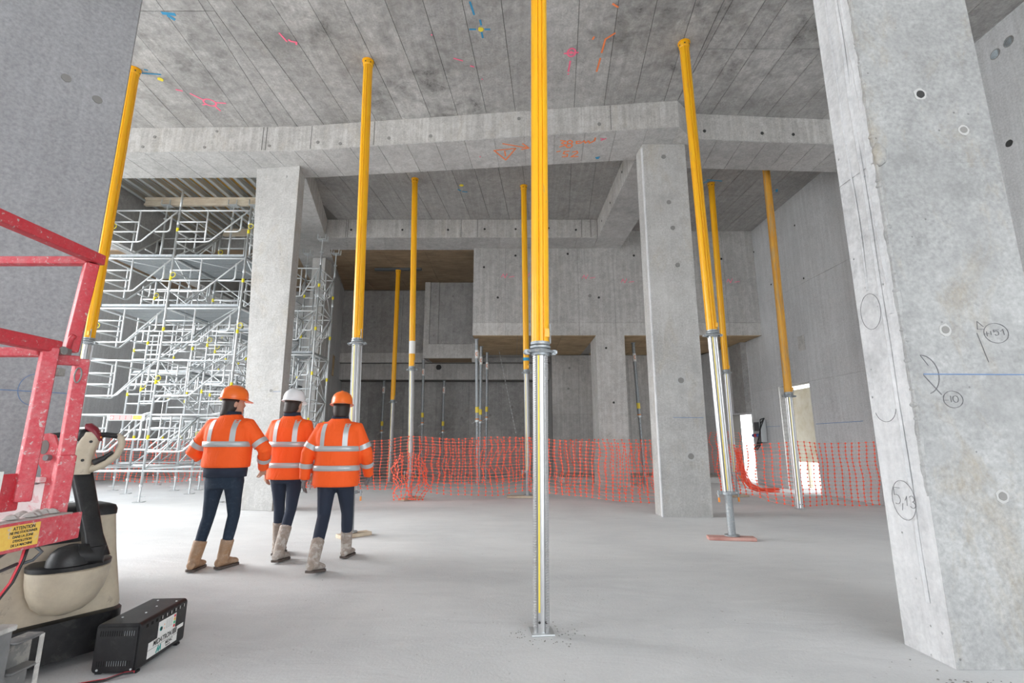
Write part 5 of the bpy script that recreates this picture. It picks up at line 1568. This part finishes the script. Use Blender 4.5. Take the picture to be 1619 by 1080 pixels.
# ================================================================ battery charger
chg = thing('battery_charger', 'black metal battery charger box with a white printed label on the floor', 'charger', (-2.118, 3.09, 0), math.radians(4))
HX, HY = 0.113, 0.215
sec = [(x, z) for x, z in rr(-HX, HX, 0.012, 0.252, 0.022, 4)]
smooth_angle(MB().loft([[(x, -HY, z) for x, z in sec], [(x, HY, z) for x, z in sec]]).build('case', M['black_metal'], chg, bevel=0.004, seg=2), 40)
MB().box(-HX + 0.012, HX - 0.012, -HY - 0.006, -HY, 0.022, 0.236).build('vent_panel', M['black_metal'], chg, bevel=0.006)
SL = MB().box(-0.0022, 0.0022, -0.0012, 0, -0.013, 0.013).mesh('vent_slot', M['black_void'])
vl = MB().box(-0.0008, 0.0008, -0.002, 0, -0.012, 0.012).mesh('slot_edge', M['steel'])
for row, z in enumerate((0.205, 0.06)):
    for i in range(15):
        put('vent_slot', SL, chg, (-0.085 + i * 0.0118, -HY - 0.006, z))
        if (row == 0 and i > 9) or (row == 1 and 3 < i < 13):
            put('slot_edge', vl, chg, (-0.085 + i * 0.0118 + 0.0034, -HY - 0.006, z))
SQ = MB().box(0, 0.0015, -0.0085, 0.0085, -0.008, 0.008).mesh('air_hole', M['black_void'])
WH = MB().box(0, 0.002, -0.0022, 0.0022, -0.008, 0.008).mesh('hole_edge', M['white'])
for i in range(9):
    put('air_hole', SQ, chg, (HX, -0.165 + i * 0.042, 0.222))
    if i > 2: put('hole_edge', WH, chg, (HX, -0.165 + i * 0.042 + 0.006, 0.222))
cm = frame_mx((HX + 0.0004, 0, 0.12), (0, 1, 0), (0, 0, 1))
lab = MB().box(-0.06, 0.105, 0.0, 0.083, 0, 0.0008, cm).box(-0.135, 0.135, -0.078, 0.002, 0, 0.0008, cm).build('label_plate', M['white'], chg)
MB().box(0.135, 0.19, -0.018, 0.002, 0, 0.0008, cm).build('label_plate', M['white'], chg)
MB().box(-0.135, 0.135, -0.0385, -0.0365, 0.0008, 0.0014, cm).build('label_rule', M['groove'], lab)
lettering('label_text', 'MIDATRON', 0.038, cm @ Matrix.Translation((-0.01, -0.017, 0.0013)), M['ink'], lab, 0.0003, 0.0008, 0.2, 0.85)
for i in range(3):
    MB().box(0.085 + i * 0.014, 0.095 + i * 0.014, -0.03, 0.0, 0.0008, 0.0014, cm).build('label_numeral', M['ink'], lab)
lettering('label_text', 'MIDAC', 0.024, cm @ Matrix.Translation((0.055, -0.052, 0.0013)), M['ink'], lab, 0.0003, 0.0004, 0.15, 0.9)
lettering('label_text', 'Batteries', 0.014, cm @ Matrix.Translation((0.05, -0.068, 0.0013)), M['ink'], lab, 0.0003, 0.0, 0.15, 0.9)
s_ = MB()
for x in (-0.045, -0.025):
    stroke(s_, [(x - 0.012, -0.072), (x + 0.004, -0.044)], 0.0085, cm @ Matrix.Translation((0, 0, 0.0008)), 0.0006)
    stroke(s_, [(x + 0.004, -0.046), (x + 0.006, -0.072)], 0.006, cm @ Matrix.Translation((0, 0, 0.0008)), 0.0006)
s_.build('label_emblem', M['green_ink'], lab)
for i, c in enumerate(('led_red', 'label_yellow', 'led_green', 'led_red')):
    z = 0.071 - i * 0.018
    MB().box(0.083, 0.099, z - 0.007, z + 0.007, 0.0008, 0.002, cm).build('status_mark', M[c], lab)
b = MB(); blob(b, -0.035, 0.042, 0.0115, cm, 16, 0.003, 0); b.build('status_lamp', M['green_ink'], lab)
b = MB(); blob(b, -0.035, 0.042, 0.009, cm, 16, 0.0036, 0); b.build('status_lamp', M['ink'], lab)
for z in (0.035, 0.055):
    b = MB(); blob(b, -0.005, z, 0.005, cm, 3, 0.0016, 0); b.build('status_mark', M['orange_btn'], lab)
s_ = MB()
for k in range(6):
    for j in range(3):
        stroke(s_, [(0.01 + j * 0.022, 0.03 + k * 0.008), (0.026 + j * 0.022, 0.03 + k * 0.008)], 0.0016, cm @ Matrix.Translation((0, 0, 0.0006)), 0.0005)
s_.build('label_small_print', M['hole_soft'], lab)
SC = MB().lathe([(0.001, 0), (0.006, 0), (0.005, 0.003), (0.001, 0.004)], 10).mesh('screw', M['galv'])
for (x, y) in ((0.03, -0.05), (0.02, 0.06), (-0.05, -0.12), (0.08, 0.15), (-0.04, 0.17)):
    put('screw', SC, chg, (x, y, 0.252))
for (x, z) in ((-0.08, 0.03), (0.09, 0.03)):
    o = put('screw', SC, chg, (x, -HY - 0.006, z)); o.rotation_euler = (PI / 2, 0, 0)
for sx in (-0.09, 0.09):
    for y in (-0.18, 0.18):
        MB().cbox((sx, y, 0.006), (0.03, 0.03, 0.012)).build('foot', M['black'], chg)
cab = thing('charger_cable', 'twin red and black cable lying in front of the charger', 'cable', (-2.0, 2.8, 0))
for i, m_ in enumerate(('led_red', 'black')):
    MB().tube([(-0.35, -0.12 - 0.012 * i, 0.006), (-0.2, -0.03 - 0.012 * i, 0.006), (-0.09, 0.02 - 0.012 * i, 0.008), (-0.03, 0.06 - 0.01 * i, 0.02), (0.01, 0.075 - 0.008 * i, 0.02)], 0.0055, 8).build('wire', M[m_], cab, True)

# ================================================================ the three workers
def evaluated(o, mats, name, parent, smooth=True):
    bpy.context.view_layer.update()
    dg = bpy.context.evaluated_depsgraph_get()
    me = bpy.data.meshes.new_from_object(o.evaluated_get(dg))
    bpy.data.objects.remove(o)
    me.name = name
    me.materials.clear()
    me.materials.append(mats)
    me.polygons.foreach_set('use_smooth', [True] * len(me.polygons))
    r = bpy.data.objects.new(name, me)
    COL.objects.link(r)
    if parent is not None: r.parent = parent
    return r
def fused(mb, name, m, parent, voxel=0.012, it=3):
    o = mb.build(name, m, None)
    r = o.modifiers.new('r', 'REMESH'); r.mode = 'VOXEL'; r.voxel_size = voxel
    s_ = o.modifiers.new('s', 'SMOOTH'); s_.iterations = it; s_.factor = 0.5
    return evaluated(o, m, name, parent)
def ell(rx, ry, z, cx=0.0, cy=0.0, n=24, p=2.3):
    out = []
    for j in range(n):
        a = 2 * PI * j / n
        c_, s_ = math.cos(a), math.sin(a)
        out.append((cx + rx * math.copysign(abs(c_) ** (2 / p), c_), cy + ry * math.copysign(abs(s_) ** (2 / p), s_), z))
    return out
def hand(mb, wrist, direction, palm_n, side):
    """palm, four unequal bent fingers and a thumb; direction points from wrist to knuckles"""
    d = Vector(direction).normalized(); n_ = Vector(palm_n).normalized(); w_ = d.cross(n_).normalized() * side
    n_ = w_.cross(d).normalized() * side
    W_ = Vector(wrist)
    mb.tube([W_, W_ + d * 0.03, W_ + d * 0.085], [0.026, 0.036, 0.036], 12, flat=0.55)
    for k, (off, L_) in enumerate(((-0.028, 0.068), (-0.009, 0.078), (0.010, 0.072), (0.028, 0.056))):
        b0 = W_ + d * 0.075 + w_ * off
        d1 = (d + n_ * 0.35).normalized(); d2 = (d + n_ * 1.1).normalized()
        mb.tube([b0, b0 + d1 * L_ * 0.45, b0 + d1 * L_ * 0.45 + d2 * L_ * 0.35, b0 + d1 * L_ * 0.45 + d2 * L_ * 0.58], [0.0105, 0.0098, 0.009, 0.006], 8)
    b0 = W_ + d * 0.03 - w_ * 0.03
    d1 = (d * 0.75 - w_ * 0.65 + n_ * 0.3).normalized(); d2 = (d * 0.9 - w_ * 0.1 + n_ * 0.4).normalized()
    mb.tube([b0, b0 + d1 * 0.035, b0 + d1 * 0.035 + d2 * 0.03, b0 + d1 * 0.035 + d2 * 0.042], [0.014, 0.012, 0.01, 0.006], 8)

def worker(label, loc, rz, H, arms, legs, helmet, trousers, boots, hem=0.86, head_yaw=0.0, head_tilt=0.0, hair=True, bulk=1.0, gloves=False, boot_h=0.27, bands=(1.15,), hand_skin=True, torso_lean=0.0, slim=1.0, hair_len=1.0):
    """local frame: x right, y forward, z up; H = height without the helmet"""
    k = H / 1.72
    Z = lambda z: z * k
    sh = Z(1.40)
    body = MB()
    # head and neck
    hc = Vector((0, 0.02 + torso_lean * 1.5, Z(1.60)))
    HR = Matrix.Translation(hc) @ Matrix.Rotation(head_yaw, 4, 'Z') @ Matrix.Rotation(head_tilt, 4, 'X')
    hs = []
    for (z, rx, ry, cy) in ((-0.118, 0.03, 0.03, 0.05), (-0.105, 0.047, 0.055, 0.035), (-0.07, 0.06, 0.078, 0.015), (-0.03, 0.069, 0.09, 0.005), (0.01, 0.074, 0.097, 0), (0.05, 0.075, 0.097, -0.004), (0.085, 0.064, 0.083, -0.006), (0.108, 0.04, 0.055, -0.006), (0.118, 0.015, 0.02, -0.006)):
        hs.append([HR @ Vector(p) for p in ell(rx, ry, z, 0, cy, 20, 2.0)])
    body.loft(hs)
    body.loft([[HR @ Vector(p) for p in q] for q in ([(-0.012, 0.085, 0.012), (0.012, 0.085, 0.012), (0.008, 0.085, 0.02), (-0.008, 0.085, 0.02)], [(-0.017, 0.112, -0.03), (0.017, 0.112, -0.03), (0.01, 0.112, -0.016), (-0.01, 0.112, -0.016)], [(-0.014, 0.085, -0.036), (0.014, 0.085, -0.036), (0.01, 0.085, -0.028), (-0.01, 0.085, -0.028)])])
    for s_ in (-1, 1):
        body.loft([[HR @ Vector(p) for p in ((s_ * x, -0.012 + 0.022 * math.cos(a), -0.012 + 0.032 * math.sin(a)) for a in [2 * PI * j / 10 for j in range(10)])] for x in (0.066, 0.084)])
    body.tube([(0, torso_lean, Z(1.38)), (0, 0.0 + torso_lean * 1.2, Z(1.46)), hc + Vector((0, 0.0, -0.04))], [0.06, 0.055, 0.055], 14)
    # torso
    tl = lambda z: torso_lean * max(0, (z - 0.9) / 0.5)
    tor = [(0.80, 0.15, 0.105), (0.92, 0.165, 0.11), (1.05, 0.145, 0.10), (1.2, 0.16, 0.11), (1.33, 0.175, 0.11), (1.41, 0.15, 0.085), (1.45, 0.07, 0.06)]
    body.loft([ell(rx * bulk, ry * bulk, Z(z), 0, tl(z), 20) for z, rx, ry in tor])
    # limbs
    for s_, (el, wr) in zip((-1, 1), arms):
        S_ = Vector((s_ * 0.17 * bulk, tl(1.4), Z(1.385)))
        body.tube([S_, Vector(el), Vector(wr)], [0.052, 0.042, 0.03], 12)
        dr = (Vector(wr) - Vector(el)).normalized()
        if not gloves: hand(body, wr, dr, (-s_, 0.25, 0), s_)
    for s_, (kn, an, toe) in zip((-1, 1), legs):
        Hp = Vector((s_ * 0.085, 0, Z(0.86)))
        body.tube([Hp, Vector(kn), Vector(an)], [0.078, 0.05 * slim, 0.034], 14)
        A_ = Vector(an); T_ = Vector(toe)
        body.tube([A_ + Vector((0, -0.03, -0.01)), A_ + (T_ - A_) * 0.4 + Vector((0, 0, 0.0)), T_ + Vector((0, 0, 0.03))], [0.036, 0.034, 0.02], 10)
    root = fused(body, 'person', M['skin'], None, 0.009, 2)
    root.location = loc; root.rotation_euler = (0, 0, rz)
    tag(root, label, 'person', 'workers in orange jackets')
    # eyes
    for s_ in (-1, 1):
        MB().lathe([(0.001, -0.011), (0.009, -0.006), (0.0115, 0), (0.009, 0.006), (0.001, 0.011)], 10, (0, 0, 0), HR @ Matrix.Translation((s_ * 0.03, 0.082, 0.012))).build('eye', M['white'], root, True)
        MB().bar(HR @ Vector((s_ * 0.015, 0.093, 0.032)), HR @ Vector((s_ * 0.047, 0.084, 0.034)), 0.006, 0.008).build('eyebrow', M['hair'], root)
    MB().bar(HR @ Vector((-0.022, 0.086, -0.065)), HR @ Vector((0.022, 0.086, -0.065)), 0.008, 0.01).build('mouth', M['redcap'], root)
    # jacket
    jk = MB()
    Jr = [(hem, 0.225, 0.165), (hem + 0.04, 0.23, 0.17), (1.02, 0.222, 0.162), (1.12, 0.225, 0.165), (1.25, 0.235, 0.17), (1.34, 0.232, 0.16), (1.40, 0.20, 0.13), (1.45, 0.12, 0.10), (1.49, 0.085, 0.085)]
    if hem > 0.95: Jr = [r_ for i_, r_ in enumerate(Jr) if i_ < 2 or r_[0] > hem + 0.06]
    jr = lambda z: next((a[1] + (b_[1] - a[1]) * (z - a[0]) / (b_[0] - a[0]), a[2] + (b_[2] - a[2]) * (z - a[0]) / (b_[0] - a[0])) for a, b_ in zip(Jr, Jr[1:]) if a[0] <= z <= b_[0])
    jk.loft([ell(rx * bulk, ry * bulk, Z(z), 0.004 * math.sin(z * 30), tl(z)) for z, rx, ry in Jr])
    for s_, (el, wr) in zip((-1, 1), arms):
        S_ = Vector((s_ * 0.18 * bulk, tl(1.4), Z(1.37))); E_ = Vector(el); W_ = Vector(wr)
        jk.tube([S_ - Vector((s_ * 0.06, 0, -0.01)), S_, S_.lerp(E_, 0.5), E_, E_.lerp(W_, 0.5), W_], [0.075 * bulk, 0.083 * bulk, 0.074 * bulk, 0.068 * bulk, 0.06 * bulk, 0.052 * bulk], 16)
    jo = fused(jk, 'jacket', M['hivis'], root, 0.011, 4)
    # reflective tape: rings on the body and arms, braces over the back
    for z in bands:
        rx, ry = jr(z)
        rr_ = []
        for (dz, g_) in ((-0.027, 0.001), (-0.025, 0.008), (0.025, 0.008), (0.027, 0.001)):
            rr_.append(ell(rx * bulk + g_, ry * bulk + g_, Z(z) + dz, 0.004 * math.sin(z * 30), tl(z), 40))
        MB().loft(rr_, False).build('reflective_band', M['reflect'], jo, True)
    for s_, (el, wr) in zip((-1, 1), arms):
        S_ = Vector((s_ * 0.18 * bulk, tl(1.4), Z(1.37))); E_ = Vector(el); W_ = Vector(wr)
        for (a, b_, t_, r_) in ((S_, E_, 0.72, 0.077), (E_, W_, 0.45, 0.067)):
            c_ = a.lerp(b_, t_); d_ = (b_ - a).normalized() * 0.025
            MB().tube([c_ - d_, c_ + d_], r_ * bulk, 20, False).build('reflective_band', M['reflect'], jo, True)
    from mathutils.bvhtree import BVHTree
    bv = BVHTree.FromPolygons([v.co for v in jo.data.vertices], [tuple(p.vertices) for p in jo.data.polygons])
    for s_ in (-1, 1):
        for yy in (-1, 1):
            L_, R_ = [], []
            for i_ in range(13):
                z = Z(max(bands) + 0.02 + (1.43 - max(bands) - 0.02) * i_ / 12)
                for x_, lst in ((s_ * 0.115 * bulk - 0.024, L_), (s_ * 0.115 * bulk + 0.024, R_)):
                    h_ = bv.ray_cast(Vector((x_, yy * 1.0, z)), Vector((0, -yy, 0)))
                    if h_[0] is not None: lst.append(h_[0] + Vector((0, yy * 0.004, 0)))
            n_ = min(len(L_), len(R_))
            if n_ > 2:
                vs = L_[:n_] + R_[:n_]
                vs2 = [v + Vector((0, -yy * 0.006, 0)) for v in vs]
                fs = [(i_, i_ + 1, n_ + i_ + 1, n_ + i_) for i_ in range(n_ - 1)]
                m_ = MB(); m_.add(vs, fs); m_.add(vs2, fs)
                m_.build('reflective_band', M['reflect'], jo, True, recalc=False)
    # dark shirt tail / collar
    MB().loft([ell(0.088, 0.088, Z(1.47), 0, tl(1.45)), ell(0.082, 0.082, Z(1.515), 0, tl(1.5)), ell(0.07, 0.07, Z(1.515), 0, tl(1.5)), ell(0.07, 0.07, Z(1.46), 0, tl(1.45))]).build('collar', M['navy'], root, True)
    # trousers
    tr = MB()
    tr.loft([ell(0.165 * bulk, 0.118 * bulk, Z(0.76)), ell(0.178 * bulk, 0.13 * bulk, Z(0.84)), ell(0.178 * bulk, 0.128 * bulk, Z(0.93)), ell(0.165 * bulk, 0.12 * bulk, Z(1.0))])
    for s_, (kn, an, toe) in zip((-1, 1), legs):
        Hp = Vector((s_ * 0.09, 0, Z(0.83))); K_ = Vector(kn); A_ = Vector(an)
        tr.tube([Hp, Hp.lerp(K_, 0.5), K_, K_.lerp(A_, 0.35), K_.lerp(A_, 0.85)], [0.098 * bulk, 0.083 * bulk * slim, 0.065 * bulk * slim, 0.062 * bulk * slim, 0.05 * bulk * slim], 16)
    fused(tr, 'trousers', trousers, root, 0.011, 3)
    if hem > 0.9:
        MB().loft([ell(0.20 * bulk, 0.145 * bulk, Z(hem - 0.09)), ell(0.205 * bulk, 0.15 * bulk, Z(hem - 0.02)), ell(0.20 * bulk, 0.145 * bulk, Z(hem + 0.03))]).build('shirt_tail', M['navy'], root, True)
    # boots
    for s_, (kn, an, toe) in zip((-1, 1), legs):
        K_, A_, T_ = Vector(kn), Vector(an), Vector(toe)
        up = (K_ - A_).normalized()
        bt_ = MB()
        top = A_ + up * (boot_h - 0.09)
        bt_.tube([A_ + Vector((0, 0, -0.05)), A_, top], [0.052, 0.054, 0.06], 16)
        f = (T_ - A_); f.z = 0; f.normalize()
        gz = T_.z
        sd = Vector((-f.y, f.x, 0))
        rings_ = []
        for (t_, w_, h_) in ((-0.075, 0.02, 0.05), (-0.065, 0.038, 0.075), (0.0, 0.042, 0.10), (0.06, 0.044, 0.085), (0.12, 0.049, 0.065), (0.165, 0.042, 0.055), (0.19, 0.02, 0.035)):
            c_ = Vector((A_.x, A_.y, 0)) + f * t_
            pitch = (A_.z - 0.09 - gz)
            base_z = gz + max(0.0, pitch) * (1 - (t_ + 0.07) / 0.26)
            ring_ = []
            for j in range(14):
                a = 2 * PI * j / 14
                ring_.append(c_ + sd * (w_ * math.cos(a)) + Vector((0, 0, base_z + 0.014 + h_ / 2 + h_ / 2 * math.sin(a))))
            rings_.append(ring_)
        bt_.loft(rings_)
        bo_ = fused(bt_, 'boot', boots, root, 0.009, 2)
        so2 = MB()
        lo, hi = [], []
        for (t_, w_) in ((-0.075, 0.025), (-0.06, 0.042), (0.0, 0.044), (0.06, 0.046), (0.12, 0.052), (0.17, 0.044), (0.195, 0.02)):
            c_ = Vector((A_.x, A_.y, 0)) + f * t_
            pitch = (A_.z - 0.09 - gz)
            bz = gz + max(0.0, pitch) * (1 - (t_ + 0.07) / 0.26)
            lo.append((c_, w_, bz))
        P_ = [c_ + sd * w_ + Vector((0, 0, z)) for c_, w_, z in lo] + [c_ - sd * w_ + Vector((0, 0, z)) for c_, w_, z in reversed(lo)]
        so2.loft([P_, [p + Vector((0, 0, 0.02)) for p in P_]])
        so2.build('sole', M['sole'], bo_)
    if gloves:
        for s_, (el, wr) in zip((-1, 1), arms):
            gm = MB()
            dr = (Vector(wr) - Vector(el)).normalized()
            gm.tube([Vector(wr) - dr * 0.06, Vector(wr) + dr * 0.02], 0.034, 12)
            hand(gm, wr, dr, (-s_, 0.25, 0), s_)
            fused(gm, 'glove', M['glove'], root, 0.006, 1)
    if hair:
        hr = MB()
        rg = []
        for (z, rx, ry, cy) in ((-0.13, 0.05, 0.03, -0.085), (-0.11, 0.072, 0.06, -0.06), (-0.06, 0.08, 0.075, -0.04), (0.0, 0.084, 0.085, -0.026), (0.04, 0.084, 0.092, -0.02)):
            rg.append([HR @ Vector(p) for p in ell(rx, ry, z * (hair_len if z < -0.05 else 1), 0, cy, 20, 2.0)])
        hr.loft(rg)
        hr.build('hair', M['hair'], root, True)
    # helmet: ridged dome, brim with a peak at the front, inner band
    hm = MB()
    HM = HR @ Matrix.Translation((0, -0.004, 0.045)) @ Matrix.Rotation(-0.08, 4, 'X')
    rg = []
    for (z, s1) in ((0.0, 1.0), (0.03, 0.99), (0.065, 0.93), (0.095, 0.80), (0.115, 0.60), (0.128, 0.36), (0.133, 0.1)):
        ring_ = []
        for j in range(32):
            a = 2 * PI * j / 32
            rdg = 0.006 if (abs(math.sin(a * 1.0)) > 0.96) else 0.0
            ring_.append(HM @ Vector((0.108 * s1 * math.cos(a), 0.132 * s1 * math.sin(a), z + rdg * (z > 0.05))))
        rg.append(ring_)
    hm.loft(rg)
    bo2, bi = [], []
    for j in range(32):
        a = 2 * PI * j / 32
        pk = max(0, math.sin(a)) ** 2 * 0.042
        bo2.append((0.120 * math.cos(a), (0.145 + pk) * math.sin(a), -0.006 - pk * 0.25))
        bi.append((0.104 * math.cos(a), 0.128 * math.sin(a), 0.004))
    hm.loft([[HM @ Vector(p) for p in bi], [HM @ Vector(p) for p in bo2], [HM @ (Vector(p) - Vector((0, 0, 0.006))) for p in bo2], [HM @ (Vector(p) - Vector((0, 0, 0.008))) for p in bi]])
    ho = smooth_angle(hm.build('hard_hat', helmet, root), 50)
    MB().loft([[HM @ Vector(p) for p in ell(0.012, 0.125, 0.02, 0, 0, 12)], [HM @ Vector(p) for p in ell(0.012, 0.112, 0.08, 0, 0, 12)], [HM @ Vector(p) for p in ell(0.010, 0.06, 0.134, 0, 0, 12)], [HM @ Vector(p) for p in ell(0.006, 0.02, 0.139, 0, 0, 12)]]).build('hat_ridge', helmet, ho, True)
    return root

worker('person in orange jacket and hard hat, dark slim trousers, tan boots, left of the others', (-2.84, 5.02, 0), 0.0, 1.70,
       arms=[((-0.36, 0.02, 1.10), (-0.27, 0.20, 0.96)), ((0.36, 0.02, 1.12), (0.28, 0.18, 0.93))],
       legs=[((-0.13, 0.02, 0.48), (-0.17, -0.06, 0.10), (-0.19, 0.10, 0.0)), ((0.10, 0.05, 0.49), (0.045, 0.04, 0.10), (0.08, 0.2, 0.0))],
       helmet=M['helmet'], trousers=M['denim'], boots=M['boot'], hem=0.96, head_yaw=-0.75, bulk=0.98, bands=(1.19,), boot_h=0.26, slim=0.88)
worker('person in long orange jacket and orange hard hat, gloved, walking away in the middle', (-1.80, 5.2, 0), 0.0, 1.66,
       arms=[((-0.30, -0.03, 1.08), (-0.335, 0.02, 0.82)), ((0.28, 0.04, 1.08), (0.27, 0.2, 0.85))],
       legs=[((-0.08, -0.06, 0.46), (-0.02, -0.40, 0.13), (0.0, -0.24, 0.0)), ((0.09, 0.14, 0.48), (0.05, 0.30, 0.10), (0.06, 0.46, 0.0))],
       helmet=M['helmet'], trousers=M['navy'], boots=M['boot_grey'], hem=0.78, head_yaw=0.25, bulk=1.0, gloves=True, bands=(1.17, 0.97), boot_h=0.3, hair_len=0.72, slim=0.95)
worker('person in orange jacket and white hard hat, left of the walking one in the middle', (-2.44, 5.50, 0), 0.0, 1.72,
       arms=[((-0.26, 0.0, 1.12), (-0.27, 0.08, 0.86)), ((0.25, 0.0, 1.12), (0.24, 0.12, 0.87))],
       legs=[((-0.08, 0.06, 0.49), (-0.09, 0.12, 0.10), (-0.1, 0.28, 0.0)), ((0.09, -0.04, 0.49), (0.08, -0.22, 0.11), (0.09, -0.06, 0.0))],
       helmet=M['helmet_white'], trousers=M['navy'], boots=M['boot_grey'], hem=0.80, head_yaw=-0.2, bulk=0.92, gloves=False, bands=(1.17, 0.95), boot_h=0.34, hair_len=0.72, slim=0.92)

# ================================================================ debris on the floor
db = MB()
rnd = random.Random(21)
for i in range(230):
    if i < 120:
        x, y = 0.19 + rnd.gauss(0, 0.13), 3.45 + rnd.gauss(0, 0.09); s_ = rnd.uniform(0.002, 0.006)
        if abs(x - 0.19) < 0.1 and abs(y - 3.468) < 0.1: continue
    elif i < 190:
        x, y = 2.40 + rnd.gauss(0, 0.12), 2.9 + rnd.gauss(0, 0.12); s_ = rnd.uniform(0.003, 0.008)
        if x > 2.3 and y > 2.84: continue
    else:
        x, y = rnd.uniform(-3.2, 2.25), rnd.uniform(2.4, 6.2); s_ = rnd.uniform(0.002, 0.005)
    db.lathe([(0.0005, 0), (s_, s_ * 0.2), (s_ * 0.8, s_ * 0.7), (0.0005, s_)], 5, (x, y, 0))
tag(db.build('gravel_crumbs', M['hole_soft']), 'small concrete crumbs and grit scattered over the floor', 'debris', kind='stuff')
